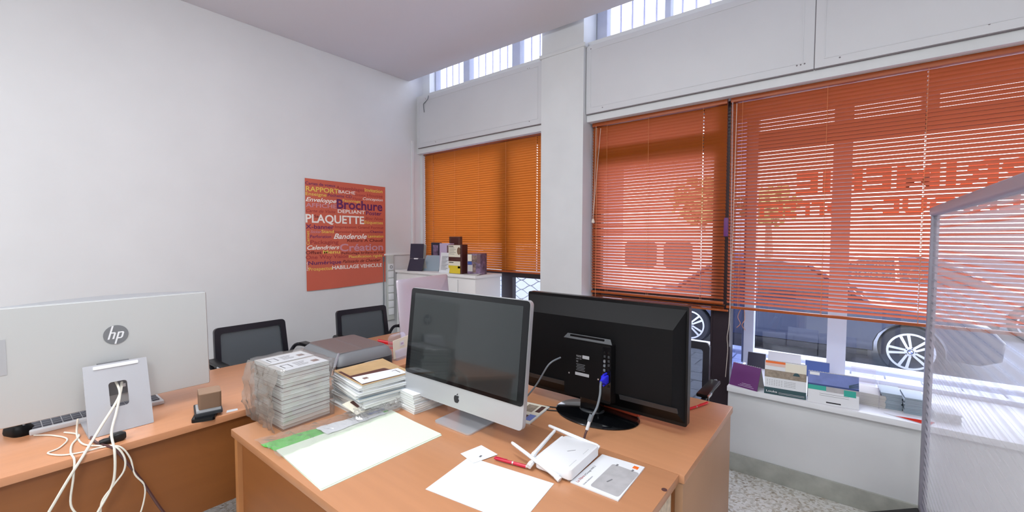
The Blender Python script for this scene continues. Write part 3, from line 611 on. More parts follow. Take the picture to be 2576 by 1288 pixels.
# brown cube on two phones
ph = thing('phone', 'black phone lying under the small brown cube', 'phone', (-1.995, .545, .74), -.42)
B().prism(rr(.075, .15, .010, 4), 0, .012, T(0, 0, 0) @ RZ(PI/2)).build('phone_body', 'black', ph); B().prism(rr(.066, .14, .008, 4), .012, .0126, RZ(PI/2)).build('phone_screen', 'black_gloss', ph)
ph2 = thing('card_reader', 'black and grey gadget stacked on the phone under the brown cube', 'gadget', (-2.01, .555, .7528), -.22)
B().prism(rr(.09, .13, .008, 4), 0, .010, RZ(PI/2)).build('gadget_body', 'dark_grey', ph2); box(-.02, .058, -.04, .04, .010, .024, bev=.003).build('grey_block', 'light_grey', ph2)
bx = thing('gift_box', 'small brown cube box on the left desk', 'box', (-1.992, .556, .777), -.22)
B().prism(rr(.086, .074, .008, 4), 0, .058).build('box_body', 'kraft', bx); B().prism(rr(.084, .072, .007, 4), .058, .0605).build('box_lid', 'kraft_top', bx)
tag(B().loft([[(-1.95, .60, .7402), (-1.925-.02, .64, .7402), (-1.965, .645, .7402), (-1.975, .61, .7402)], [(-1.95, .60, .7412), (-1.945, .64, .7412), (-1.965, .645, .7412), (-1.975, .61, .7412)]]).build('paper_scrap', 'paper'), 'tiny white paper scrap right of the brown cube', 'paper')

# scanner
sc = thing('scanner', 'taupe and silver flatbed scanner on the left desk', 'scanner', (-2.17, 1.255, .74), -.04)
B().loft([[(p[0]*sx, p[1]*sy, z) for p in rr(.42, .34, .04, 5)] for sx, sy, z in ((.96, .94, 0), (1, 1, .012), (1, 1, .05), (.99, .99, .062))]).build('scanner_base', 'dark_grey', sc)
B().loft([[(p[0]*sx+ox, p[1]*sy, z) for p in rr(.42, .34, .05, 5)] for sx, sy, z, ox in ((1.01, 1.01, .064, 0), (1.01, 1.0, .078, 0), (.95, .93, .104, 0), (.86, .84, .118, 0), (.82, .78, .1205, 0))]).build('scanner_lid', 'grey', sc)
B().loft([[(p[0]*s, p[1]*s, z) for p in rr(.35, .27, .02, 4)] for s, z in ((1, .1205), (.985, .1235))]).build('lid_inset', 'brown_grey', sc)
B().box(-.165, .165, .0, .002, .1236, .1243).build('lid_groove', 'gap', sc)
for s in (1,): B().tube(smoothpath([(.19, -.176, .025), (.198, -.172, .06), (.188, -.155, .092), (.165, -.13, .118)]), .008, 8).build('chrome_corner', 'chrome', sc)
box(.205, .2115, -.10, .10, .018, .05, bev=.003).build('control_panel', 'brown_grey', sc); B().tube(smoothpath([(.212, -.06, .05), (.222, .0, .06), (.216, .08, .055), (.2, .13, .03)]), .003, 6).build('edge_trim', 'light_grey', sc)
# acrylic holder + cards, red object, mouse
ac = thing('card_holder', 'clear acrylic card holder beside the grey scanner', 'holder', (-2.075, 1.535, .74), .15)
B().loft([[(-.02, p[0], p[1]+.07) for p in rr(.14, .14, .03, 5)], [(-.017, p[0], p[1]+.07) for p in rr(.14, .14, .03, 5)]]).build('back_plate', 'acrylic', ac)
box(-.02, .045, -.07, .07, 0, .004).build('base_plate', 'acrylic', ac); B().loft([[(.045, -.07, 0), (.045, .07, 0), (.035, .07, .06), (.035, -.07, .06)], [(.048, -.07, 0), (.048, .07, 0), (.038, .07, .06), (.038, -.07, .06)]]).build('front_plate', 'acrylic', ac)
cd = thing('card', 'cream card standing in the acrylic holder', 'card', (-2.058, 1.535, .745), .15)
B().loft([[(.0, -.062, 0), (.0, .062, 0), (-.008, .066, .115), (-.008, -.058, .105)], [(.005, -.062, 0), (.005, .062, 0), (-.003, .066, .115), (-.003, -.058, .105)]]).build('card_stock', 'cream', cd); box(.0012, .0022, -.012, .022, .065, .094, mx=T(.001, 0, 0)).build('printed_square', 'white', cd); box(.0024, .0032, -.004, .014, .074, .085, mx=T(.001, 0, 0)).build('printed_mark', 'lilac', cd)
rd = thing('stapler', 'red stapler beside the black mouse near the acrylic holder', 'stapler', (-2.30, 1.60, .74), .7)
box(-.05, .05, -.012, .012, 0, .012, bev=.003).build('stapler_base', 'red', rd); B().loft([[(-.05, p[0], p[1]+.05) for p in rr(.026, .022, .006, 3)], [(.05, p[0], p[1]+.03) for p in rr(.024, .02, .006, 3)]]).build('stapler_arm', 'red', rd); box(-.05, -.03, -.008, .008, .012, .042).build('stapler_spring', 'steel', rd)
dup(ms, (-2.38, 1.56, .74), 1.1, 'black mouse near the clear acrylic holder')

# second aluminium computer seen from behind
def apple_loop():
    P = [(0, -.46), (.16, -.5), (.34, -.38), (.47, -.14), (.50, -.02)]
    bite = [(.38, .06), (.33, .19), (.36, .33), (.45, .42)]
    Q = [(.34, .50), (.2, .52), (.0, .455)]
    R = [(-.2, .52), (-.36, .48), (-.48, .33), (-.51, .1), (-.45, -.16), (-.32, -.4), (-.16, -.5)]
    return P+bite+Q+R
def apple(parent, o, e1, e2, h, m):
    s = h/1.35; a = apple_loop()
    b = B().prism([(x*s, (y-.12)*s) for x, y in a], 0, .0008, axes(o, e1, e2))
    lf = [(-.02, .56), (.0, .68), (.08, .78), (.2, .84), (.19, .72), (.11, .62)]
    b.prism([(x*s, (y-.12)*s) for x, y in lf], 0, .0008, axes(o, e1, e2)); return b.build('emblem', m, parent, 'black apple emblem')
m2 = thing('computer', 'satin aluminium all-in-one computer seen from behind near the cabinet', 'computer', (-2.27, 1.925, .74), math.radians(99.9)-PI/2)
mb = Matrix.Translation((0, 0, .03)) @ Matrix.Rotation(math.radians(-5.7), 4, 'Y')
B().loft([[(x, p[0]*s, p[1]*s+.205) for p in rr(.528, .41, .014, 4)] for x, s in ((-.006, 1), (.0, 1), (.006, .985), (.02, .86), (.032, .62), (.038, .35))], mx=mb).build('shell', 'alu_pink', m2)
B().loft([[(x, p[0], p[1]+.205) for p in rr(.524, .406, .014, 4)] for x in (-.010, -.0062)], mx=mb).build('screen', 'bezel', m2)
mR = mb.to_3x3(); o = mb @ Vector((.0225, .0, .355)); slope = Vector((.045, 0, -.12)).normalized()
apple(m2, mb @ Vector((.0225, 0, .345)), Y_, -(mR @ slope), .05, 'black')
B().prism(rr(.17, .18, .012, 4), 0, .005, T(.0, 0, .0004)).build('foot', 'alu', m2)
B().loft([[(.085, -.085, .002), (.085, .085, .002), (.09, .085, .004), (.09, -.085, .004)], [(.062, -.08, .10), (.062, .08, .10), (.067, .08, .10), (.067, -.08, .10)], [(.03, -.07, .16), (.03, .07, .16), (.036, .07, .165), (.036, -.07, .165)]]).build('neck', 'alu', m2)

# ================================================================== CENTRE DESK: aluminium computer facing the room
im = thing('computer', 'aluminium all-in-one computer with a dark screen on the front desk', 'computer', (-1.140, 1.096, .74), math.radians(.5))
ib = Matrix.Translation((0, 0, .0685)) @ Matrix.Rotation(math.radians(-6.5), 4, 'X')
fx = ib @ axes((0, 0, .2275*.953), X_, Z_, (0, -1, 0)) @ Matrix.Scale(.953, 4)       # x right, y up, z toward the viewer
IW, IH = .65, .455
B().loft([[(p[0]*s, p[1]*s, z) for p in rr(IW, IH, .018, 5)] for z, s in ((-.045, .5), (-.04, .72), (-.028, .95), (-.02, .998), (.0, 1))], mx=fx).build('shell', 'alu', im)
B().prism([(x, y+.0405) for x, y in rr(IW-.004, IH-.086, .014, 5)], .0002, .003, fx).build('glass_front', 'bezel', im)
B().prism([(x, y+.038) for x, y in rr(.592, .334, .002, 2)], .003, .0036, fx).build('screen', 'screen', im)
fr3 = fx.to_3x3().normalized(); apple(im, fx @ Vector((0, -.188, .0004)), fr3 @ Vector(X_), fr3 @ Vector(Y_), .036, 'ink_black')
B().loft([[(p[0], p[1]+.055, z) for p in rr(.188, .166, .016, 5)] for z in (.0006, .006)]).build('foot', 'silver2', im)
B().loft([[(-.093, .115, .006), (.093, .115, .006), (.093, .135, .006), (-.093, .135, .006)], [(-.09, .100, .08), (.09, .100, .08), (.09, .108, .085), (-.09, .108, .085)], [(-.08, .050, .21), (.08, .050, .21), (.08, .06, .21), (-.08, .06, .21)]]).build('neck', 'alu', im)
for zz in (.0, .03, -.06): B().box(-.3115, -.3085, .006, .016, .19+zz, .21+zz, mx=ib).build('side_slot', 'black', im)

# big black monitor seen from behind
tv = thing('monitor', 'big black monitor seen from behind with a blue plug', 'monitor', (-.79, 1.53, .74))
TW, TH, zb = .705, .435, .032
ax = axes((0, 0, zb+TH/2), X_, Z_, (0, -1, 0))          # z toward the camera
ax = Matrix.Translation((0, .03, 0)) @ ax
B().loft([[(p[0], p[1], z) for p in rr(TW, TH, .008, 3)] for z in (-.03, .002)], mx=ax).build('bezel', 'black', tv)
B().prism([(x, y+.006) for x, y in rr(TW-.05, TH-.07, .004, 2)], -.0312, -.03, ax).build('screen', 'screen', tv)
L0 = [(-.345, -.155), (.30, -.155), (.345, -.155), (.345, .205), (-.345, .205)]
bk = B(); lo = [(-.345, -.205), (.345, -.205), (.345, .205), (-.345, .205)]; md = [(-.315, -.135), (.315, -.135), (.315, .138), (-.315, .138)]
bk.loft([[(x, y, .002) for x, y in lo], [(x, y, .058) for x, y in md]], mx=ax); bk.build('back_cover', 'black_matt', tv)
for x0, x1 in ((-.345, -.10), (.12, .335)):
    B().loft([[(x0, -.135, .059), (x1, -.135, .059), (x1, -.154, .047), (x0, -.154, .047)], [(x0, -.134, .064), (x1, -.134, .064), (x1, -.155, .054), (x0, -.155, .054)]], mx=ax).build('ledge', 'dark_grey', tv)
ax = ax @ T(0, -.030, .024)
eb = B(); eb.loft([[(x-.005, y, .03) for x, y in rr(.215, .235, .006, 3)], [(x-.005, y, .062) for x, y in rr(.205, .225, .010, 3)]], mx=ax @ T(0, -.06+.03, 0)); eb.build('electronics_box', 'black_matt', tv)
B().loft([[(-.112, .085, .062), (.10, .085, .062), (.088, .102, .05), (-.10, .102, .05)], [(-.112, .087, .0625), (.10, .087, .0625), (.088, .104, .0505), (-.10, .104, .0505)]], mx=ax).build('top_chamfer', 'dark_grey', tv)
B().prism(rr(.15, .010, .003, 2, -.01, .0965), .0505, .0575, ax).build('top_slot', 'black', tv)
B().prism(rr(.034, .205, .003, 2, .079, -.028), .058, .0625, ax).build('port_bay', 'black_gloss', tv)
for k in range(9):
    for q in range(2): B().prism(rr(.008, .009, .001, 1, .071+q*.017, .055-k*.016), .0625, .0645, ax).build('port', 'dark_grey' if k in (1, 2, 3) else 'black', tv)
for k, m in enumerate(('grey', 'green', 'green')): B().prism(rr(.009, .010, .002, 2, .071, .02-k*.017), .0645, .0655, ax).build('jack', m if k == 0 else 'cable_grey', tv)
lr = ax.to_3x3(); LR, LU = lr @ Vector(X_), lr @ Vector(Y_)
text('YOOZ', 'light_grey', tv, ax @ Vector((-.053, .017, .0622)), LR, LU, .024, .007, .01)
text('LED TV', 'light_grey', tv, ax @ Vector((-.053, .008, .0622)), LR, LU, .024, .004)
text('CE', 'light_grey', tv, ax @ Vector((-.053, -.004, .0622)), LR, LU, .009, .006)
B().prism(rr(.030, .013, .001, 1, -.010, .020), .0622, .0628, ax).build('rating_label', 'light_grey', tv); B().prism(rr(.062, .012, .001, 1, -.026, -.051), .0622, .0628, ax).build('barcode_label', 'light_grey', tv)
for k in range(5): B().prism(rr(.040-.006*(k % 2), .002, .0004, 1, -.033, -.012-k*.006), .0622, .0626, ax).build('label_line', 'grey', tv)
for x in (-.085, .045): B().prism([(x+.0035*math.cos(a), -.055+.0035*math.sin(a)) for a in [2*PI*k/10 for k in range(10)]], .0622, .0635, ax).build('screw', 'steel', tv)
B().loft([[(p[0]-.01, p[1]+.0, z) for p in rr(.088*s, .05*s, .01, 3)] for z, s in ((.014, 1), (.12, 1))]).build('neck', 'black_gloss', tv)
B().lathe([(.055, .010), (.050, .018), (.045, .020)], 24, T(-.01, 0, 0) @ Matrix.Diagonal((1, .75, 1, 1))).build('neck_collar', 'dark_grey', tv)
B().lathe([(.172, .0004), (.174, .004), (.166, .009), (.06, .014), (.02, .0145)], 48, T(.01, -.0, 0) @ Matrix.Diagonal((1, .75, 1, 1))).build('stand_base', 'black_gloss', tv)
v0 = ax @ Vector((.079, -.045, .066))
pl = B().loft([[(v0.x+p[0], v0.y-d, v0.z+p[1]) for p in rr(.022*s, .032*s, .004, 3)] for d, s in ((0, 1), (.02, 1), (.03, .6), (.045, .35))]).build('vga_plug', 'blue', tv, 'blue monitor plug')
for q in (-1, 1): B().cyl((v0.x, v0.y+.004, v0.z+q*.020), (v0.x, v0.y-.022, v0.z+q*.020), .004, 8).build('thumb_screw', 'blue', pl)
vc = thing('monitor_cable', 'grey cable from the blue plug down to the router', 'cable', (0, 0, 0))
B().tube(smoothpath([(-.711, 1.429, .914), (-.702, 1.407, .908), (-.694, 1.387, .880), (-.694, 1.365, .842), (-.700, 1.340, .815), (-.701, 1.336, .81)]), .0042, 8).build('cord', 'cable_grey', vc)
B().tube([(-.700, 1.338, .822), (-.704, 1.328, .800)], .0085, 10).build('ferrite', 'cable_grey', vc); B().tube([(-.704, 1.328, .800), (-.7085, 1.318, .772)], .006, 8).build('white_sleeve', 'white', vc)
B().tube(smoothpath([(-.7085, 1.318, .772), (-.708, 1.305, .760), (-.702, 1.285, .752), (-.697, 1.262, .748)]), .0042, 8).build('brown_cord', 'cable_brown', vc)
cable('cable', 'black cable hanging from the big monitor back to the desk at left', [(-.905, 1.455, .965), (-.925, 1.40, .945), (-.97, 1.38, .86), (-1.02, 1.36, .79), (-1.06, 1.35, .745), (-1.15, 1.33, .744)], .0035, 'cable_grey')
cable('cable', 'thin black cable lying under the big monitor', [(-.88, 1.50, .7435), (-.98, 1.46, .7435), (-1.06, 1.42, .7435), (-1.16, 1.40, .7435)], .0025, 'cable_black')
cable('cable', 'second thin black cable lying under the big monitor', [(-.87, 1.475, .7435), (-.97, 1.425, .7435), (-1.08, 1.385, .7435), (-1.18, 1.36, .7435)], .0022, 'cable_black')
op = tag(B().loft([[(-.86+d, 1.615+p[0]*.8-.10*d, .766+p[1]*.8) for p in rr(.05, .042*s, .018*s, 4)] for d, s in ((0, .8), (.01, 1), (.225, 1), (.237, .75))]).build('pencil_case', 'orange_pad'), 'long orange pouch lying behind the big monitor stand', 'case')
mg = thing('magazine', 'magazine with printed pictures lying under the big monitor left side', 'magazine', (-1.03, 1.36, .74), .15)
box(-.13, .085, -.09, .09, 0, .006, bev=.001).build('pages', 'pages', mg)
for a, b, c0, d0, m in ((-.12, .08, -.085, .085, 'cream'),): box(a, b, c0, d0, .006, .0066).build('cover', m, mg)
for a, b, c0, d0, m in ((.02, .05, -.08, -.03, 'cover_brown'), (.05, .078, -.075, -.02, 'sky_print'), (.0, .045, .0, .07, 'building'), (.055, .075, .01, .075, 'cover_brown'), (-.1, -.02, -.05, .05, 'photo')): box(a, b, c0, d0, .0067, .0072).build('picture', m, mg)
dup(ms, (-.575, 1.93, .74), 1.4, 'black mouse at the right edge of the big monitor')
def pen(label, p0, p1, m, z=.7455):
    p0, p1 = Vector(p0), Vector(p1); d = p1-p0; L = d.length; t = thing('pen', label, 'pen', (p0.x, p0.y, z), math.atan2(d.y, d.x))
    q = Matrix.Rotation(PI/2, 4, 'Y')
    B().lathe([(.003, 0), (.0048, .01), (.0052, L*.5)], 10, q).build('pen_cap_half', m, t)
    B().lathe([(.0054, L*.5), (.0054, L*.53)], 10, q).build('pen_band', 'chrome', t)
    B().lathe([(.0052, L*.53), (.0054, L*.8), (.005, L*.87)], 10, q).build('pen_barrel', m, t)
    B().lathe([(.005, L*.87), (.003, L*.95), (.0008, L)], 10, q).build('pen_tip', 'chrome', t)
    box(.004, L*.36, -.0015, .0015, .0052, .0065).build('pen_clip', m, t)
    return t
pen('red pen lying right of the big black monitor', (-.455, 1.925), (-.51, 1.775), 'red')

# ================================================================== CENTRE DESK: papers, router, leaflet
def sheet(name, label, pts, m, z, th=.0012, cat='paper'):
    return tag(B().loft([[(x, y, z) for x, y in pts], [(x, y, z+th) for x, y in pts]]).build(name, m, smooth=False), label, cat)
sheet('paper_sheet', 'large greenish white sheet lying underneath its twin on the front desk', [(-1.468, .592), (-1.137, .574), (-1.125, 1.012), (-1.440, 1.030)], 'paper_green', .7401, .002)
tag(B().loft([[(-1.462, .589, z+.004), (-1.30, .583, z+.001), (-1.142, .5765, z), (-1.131, 1.015, z), (-1.29, 1.02, z), (-1.445, 1.028, z+.002)] for z in (.7424, .744)]).build('paper_sheet', 'paper_green', smooth=False), 'large greenish white top sheet left on the front desk', 'paper')
sheet('paper_sheet', 'white sheet in front lying beside the red pen', [(-.916, .762), (-.944, .966), (-.648, 1.012), (-.617, .806)], 'paper', .7403)
sheet('paper_slip', 'small white slip behind the sheet beside the red pen', [(-.979, .961), (-.964, 1.046), (-.880, 1.034), (-.905, .945)], 'paper', .7418, .0008)
text('1', 'ink', bpy.data.objects['paper_slip'], (-.917, .983, .7427), (.97, .24, 0), (-.24, .97, 0), .006, .012)
pen('crimson ballpoint pen with a silver tip on the white sheet', (-.868, 1.003), (-.742, 1.029), 'red2', .7475)
rt = thing('router', 'white router with four folding antennas on the front desk', 'router', (-.676, 1.135, .74), .03)
for x in (-.05, .05):
    for y in (-.08, .08): B().lathe([(.006, 0), (.007, .005)], 10, T(x, y, 0)).build('rubber_foot', 'light_grey', rt)
B().loft([[(p[0]*s, p[1]*s2, z) for p in rr(.126, .190, .012, 5)] for s, s2, z in ((.95, .96, .005), (1, 1, .009), (1, 1, .032), (.97, .98, .037), (.93, .95, .0385))]).build('router_body', 'white', rt)
box(-.014, .014, -.0008, .0008, .0386, .0391, mx=RZ(.9) @ T(.012, .0, 0)).build('dash_mark', 'ink', rt)
for k in range(7): box(.046, .0475, -.075+k*.0065, -.071+k*.0065, .0386, .039).build('status_icon', 'light_grey', rt)
for k in range(6): box(.046, .0475, .012+k*.0065, .016+k*.0065, .0386, .039).build('status_icon', 'light_grey', rt)
def ant(p0, p1):
    p0, p1 = Vector(p0), Vector(p1)
    a = B().tube([p0, p0.lerp(p1, .12), p0.lerp(p1, .14), p1.lerp(p0, .03), p1], [.0075, .0075, .0068, .0052, .0035], 8).build('antenna', 'white', rt)
    d = (p1-p0).normalized(); B().tube([p0-d*.004+Vector((.0, .0, -.004)), p0+d*.012], .0085, 8).build('hinge', 'white', a)
ant((.030, -.107, .012), (-.165, -.075, .047)); ant((-.082, -.078, .030), (-.099, .086, .046)); ant((-.073, -.108, .018), (-.066, .082, .034)); ant((.055, .100, .030), (-.125, .086, .056))
lf = thing('leaflet', 'white router guide leaflet with an orange square at the front desk', 'leaflet', (-.541, 1.150, .74), 0)
B().loft([[(-.073, -.104, z), (.073, -.1, z), (.066, .108, z), (-.072, .097, z)] for z in (.0004, .004)]).build('booklet', 'paper', lf)
B().prism(rr(.086, .150, .008, 3, .024, -.012), .0041, .0046, RZ(0)).build('router_picture', 'sand', lf)
box(-.014, .064, -.068, -.0665, .0046, .0049).build('picture_edge', 'ink', lf) if False else None
for px in (-.008, .042): box(px, px+.006, .058, .07, .0041, .0047).build('picture_antenna', 'ink', lf)
box(.020, .024, -.035, -.012, .0047, .005, mx=RZ(-.3)).build('picture_dash', 'ink', lf)
box(.038, .054, .078, .094, .0041, .0047).build('orange_square', 'orange_print', lf); text('orange', 'white', lf, (.0395, .080, .0047), X_, Y_, .011, .0022, 0, 0, .0003)
text('La Fibre', PC['d'], lf, (-.053, -.094, .004), Y_, NX, .042, .0085, .01, 0, .0004); text("d'Orange WiFi 5", 'ink_black', lf, (-.053, -.049, .004), Y_, NX, .066, .0065, .006, 0, .0004)
text('Livebox', 'ink', lf, (-.044, -.094, .004), Y_, NX, .02, .003, 0, 0, .0004) if False else None
text("Guide d'utilisation", 'ink_black', lf, (-.034, -.094, .004), Y_, NX, .055, .0045, 0, 0, .0004)

# ================================================================== STACKS OF BOOKLETS
bk_g = 'plastic wrapped booklet stacks'
def booklet(name, label, w, d, h, loc, rz, cm, group, cat='booklet'):
    t = thing(name, label, cat, loc, rz, group)
    box(-w/2+.001, w/2-.002, -d/2+.001, d/2-.001, .001, h-.001).build('pages', 'pages', t)
    c = box(-w/2, w/2, -d/2, d/2, 0, .001); c.box(-w/2, w/2, -d/2, d/2, h-.001, h); c.box(-w/2, -w/2+.001, -d/2, d/2, .001, h-.001)
    c.build('cover', cm, t); return t
ORD = ['topmost ', 'second from top ', 'third from top ', 'fourth from top ', 'fifth from top ', 'sixth from top ', 'seventh from top ', 'eighth from top ', 'ninth from top ', 'tenth from top ', 'eleventh from top ', 'twelfth from top ', 'thirteenth from top ', 'fourteenth from top ']
def stack(x, y, rz, n, w, d, h, label, toplabel, covers, jit, group, z0=.7402):
    protos = [booklet('booklet', label, w, d, h, (x, y, z0), rz, cm, group) for cm in covers]
    z = z0
    for k in range(n):
        lab = toplabel if k == n-1 else ('lowest ' if k == 0 else ORD[n-1-k])+label
        loc = (x+random.uniform(-jit, jit), y+random.uniform(-jit, jit), z); r = rz+random.uniform(-.025, .025)
        if k < len(protos): o = protos[k]; o.location = loc; o.rotation_euler.z = r; o['label'] = lab
        else: o = dup(protos[k % len(protos)], loc, r, lab, group)
        z += h+.0003
    return o, z
for (x, nm) in ((-1.672, 'right'), (-1.795, 'left')):
    o, zt = stack(x, .765, .03, 14 if nm == 'right' else 14, .118, .185, .0152, 'booklet in the %s plastic-wrapped stack' % nm, 'top booklet of the %s plastic-wrapped stack, label sheet on it' % nm, ['cover_plum', 'card', 'pages'], .003, bk_g+', '+nm)
    s = thing('cover_sheet', 'white printed slip on top of the %s plastic-wrapped stack' % nm, 'paper', (x+.006, .765, zt+.0003), .03)
    box(-.052, .052, -.075, .088, 0, .0008).build('paper', 'paper', s)
    B().ring([(-.026, -.066), (.02, -.066), (.02, -.034), (-.026, -.034)], [(-.022, -.062), (.02, -.062), (.02, -.038), (-.022, -.038)], .0008, .0011).build('print', 'ink_black', s)
    for k in range(5): box(-.028+.012*k, -.024+.012*k, -.018, .028-.006*(k % 3), .0008, .0011).build('print_line', 'ink', s)
    box(-.01, .02, .045, .07, .0008, .0011).build('print_picture', 'photo', s)
def wrap(name, label, cx, cy, z0, w, d, h, m, amp, seed, rz=0, cuts=13, top=True):
    b = B(); b.box(-w/2, w/2, -d/2, d/2, 0, h)
    bmesh.ops.subdivide_edges(b.bm, edges=b.bm.edges[:], cuts=cuts, use_grid_fill=True)
    for v in b.bm.verts:
        p = v.co*26+Vector((seed, seed*2, 0)); n1 = noise.noise(p); n2 = noise.noise(p*2.3)
        n = Vector((v.co.x/w*2, v.co.y/d*2, 0)); k = (abs(n1)*1.2+n2*.6)*amp
        if v.co.z > .002: v.co += Vector((math.copysign(min(abs(n.x)**6, 1), n.x)*k, math.copysign(min(abs(n.y)**6, 1), n.y)*k, (n1*.6+.4)*amp*.6 if v.co.z > h*.98 else 0))
    return b, lambda: b
def film(name, label, cx, cy, z0, w, d, h, m, amp, seed, rz=0):
    b, _ = wrap(name, label, cx, cy, z0, w, d, h, m, amp, seed)
    o = b.build(name, m, ang=180); o.location = (cx, cy, z0); o.rotation_euler.z = rz
    return tag(o, label, 'plastic wrap')
film('plastic_wrap', 'crumpled clear plastic wrapped around the twin booklet stacks', -1.733, .765, .7403, .262, .202, .224, 'film', .007, 3.1, .03)
# the bunched greyish end of the wrapping that faces the camera
b = B(); nu, nv = 26, 20; G = []
for i in range(nu+1):
    row = []
    for j in range(nv+1):
        u, v = i/nu, j/nv; x = -.128+.256*u; z = .222*v
        n = noise.noise(Vector((x*38, z*30, 4.2)))*.012+abs(noise.noise(Vector((x*80+3, z*60, 1.2))))*.012
        row.append(b.bm.verts.new((x, -.108-.016*math.sin(PI*v)-.012*(1-v)-n, z+.0005)))
    G.append(row)
for i in range(nu):
    for j in range(nv): b.bm.faces.new((G[i][j], G[i+1][j], G[i+1][j+1], G[i][j+1]))
o = b.build('plastic_bunch', 'film_grey', ang=180); o.location = (-1.733, .765, .7405); o.rotation_euler.z = .03
tag(o, 'bunched grey plastic end of the wrapped booklet stacks', 'plastic wrap')
# pile of magazines
pg = 'magazine pile behind the wrapped booklets'
z = .7402; P0 = (-1.585, 1.03)
specs = [(.27, .235, .012, 'pages'), (.265, .23, .014, 'paper'), (.26, .235, .016, 'card'), (.27, .23, .012, 'pages'), (.26, .225, .014, 'paper'), (.265, .235, .012, 'greyblue'), (.26, .23, .012, 'pages'), (.265, .225, .010, 'paper'), (.26, .23, .010, 'pages'), (.255, .225, .009, 'paper')]
for k, (w, d, h, cm) in enumerate(specs):
    booklet('magazine', ('lowest ' if k == 0 else ORD[10-k])+'white paged magazine in the pile under the tan cover', w, d, h, (P0[0]+random.uniform(-.008, .008), P0[1]+random.uniform(-.008, .008), z), random.uniform(-.07, .07)-.1, cm, pg, 'magazine'); z += h+.0003
tp = thing('magazine', 'top magazine with tan and dark brown cover on the pile', 'magazine', (P0[0], P0[1]+.005, z), -.1)
box(-.128, .128, -.112, .112, 0, .010).build('pages', 'pages', tp)
B().loft([[(-.132, -.115, q), (.0, -.115, q), (.132, -.115, q), (.132, .118, q), (.0, .118, q+.0), (-.132, .118, q+.006)] for q in (.0102, .0114)]).build('cover', 'cover_tan', tp)
B().prism([(-.10, -.108), (.125, -.108), (.125, .09), (.04, .085), (.02, .065), (-.005, .06), (-.03, .035), (-.04, .01), (-.07, -.01), (-.085, -.05)], .0115, .0119).build('cover_print', 'cover_brown', tp)
sl = thing('price_slip', 'white printed slip lying on the tan and brown magazine', 'paper', (P0[0]+.068, P0[1]-.005, z+.0125), -.1)
B().loft([[(-.045, -.10, q+.002), (.05, -.105, q), (.055, .095, q), (-.03, .10, q)] for q in (0, .0009)]).build('paper', 'paper', sl); 
for k in range(4): box(-.012+.012*k, -.008+.012*k, -.02, .022, .0010, .0013).build('print_line', 'ink', sl)
B().ring([(-.01, .045), (.03, .045), (.03, .078), (-.01, .078)], [(-.006, .049), (.03, .049), (.03, .074), (-.006, .074)], .0010, .0013).build('print', 'ink_black', sl); box(-.01, .01, -.075, -.055, .0021, .0025).build('print_picture', 'photo', sl)
# small stack of white cards in front of the pile, and the bag beneath
o, zz = stack(-1.395, 1.155, -.08, 8, .115, .17, .0095, 'white booklet in the small stack left of the aluminium computer', 'top booklet of the small white stack left of the aluminium computer', ['pages', 'paper'], .004, 'small white booklet stack')
# clear bag with green print lying flat
bg = thing('plastic_bag', 'flat clear bag with green print under the big white sheet', 'bag', (-1.47, .80, .7402))
def rumple(name, loop0, loop1, n, m, amp, z, seed, parent, label=None, k=6):
    b = B(); R = []
    for i in range(n+1):
        t = i/n; row = []
        for j in range(k+1):
            s = j/k; a = Vector(loop0[0]).lerp(Vector(loop0[1]), t); c = Vector(loop1[0]).lerp(Vector(loop1[1]), t); p = a.lerp(c, s)
            q = Vector((p.x*30+seed, p.y*30, seed)); h = abs(noise.noise(q))*amp+abs(noise.noise(q*2.7))*amp*.6
            row.append(b.bm.verts.new((p.x+noise.noise(q*1.3)*.006, p.y+noise.noise(q*1.7+Vector((5, 1, 2)))*.006, z+h*(.3+.7*math.sin(PI*min(1, s*1.0))))))
        R.append(row)
    for i in range(n):
        for j in range(k): b.bm.faces.new((R[i][j], R[i+1][j], R[i+1][j+1], R[i][j+1]))
    return b.build(name, m, parent, label, ang=180)
rumple('printed_green', [(-.085, -.225, 0), (-.02, .22, 0)], [(.06, -.20, 0), (.05, .21, 0)], 30, 'green', .007, .001, 2.2, bg, 'green printed part')
rumple('printed_white', [(-.05, -.05, 0), (-.01, .19, 0)], [(.035, -.05, 0), (.04, .19, 0)], 24, 'paper', .006, .008, 5.2, bg)
box(-.03, .0, .13, .2, .014, .016, mx=RZ(-.1)).build('blue_print', 'blue_print', bg)
rumple('clear_film', [(-.115, -.235, 0), (-.06, .30, 0)], [(.07, -.225, 0), (.06, .30, 0)], 40, 'film', .030, .008, 9.1, bg, None, 10)
rumple('clear_film', [(-.06, .06, 0), (-.02, .29, 0)], [(.05, .06, 0), (.05, .27, 0)], 30, 'film', .055, .016, 19.1, bg, None, 10)
cb2 = thing('card', 'colourful leaflet on the bag between the two stacks', 'leaflet', (-1.515, .935, .79), .1)
B().loft([[(-.04, -.06, 0), (.05, -.06, -.02), (.05, .08, -.02), (-.04, .08, .012)], [(-.04, -.06, .002), (.05, -.06, -.018), (.05, .08, -.018), (-.04, .08, .014)]]).build('paper', 'cream', cb2)
B().loft([[(-.03, -.03, .0002), (.02, -.03, -.011), (.02, .03, -.008), (-.03, .03, .006)], [(-.03, -.03, .003), (.02, -.03, -.0075), (.02, .03, -.0045), (-.03, .03, .009)]]).build('print', 'cover_brown', cb2)
B().loft([[(-.035, .035, .006), (.03, .035, -.008), (.03, .075, -.008), (-.035, .075, .010)], [(-.035, .035, .0095), (.03, .035, -.005), (.03, .075, -.005), (-.035, .075, .014)]]).build('print', 'sky_print', cb2)

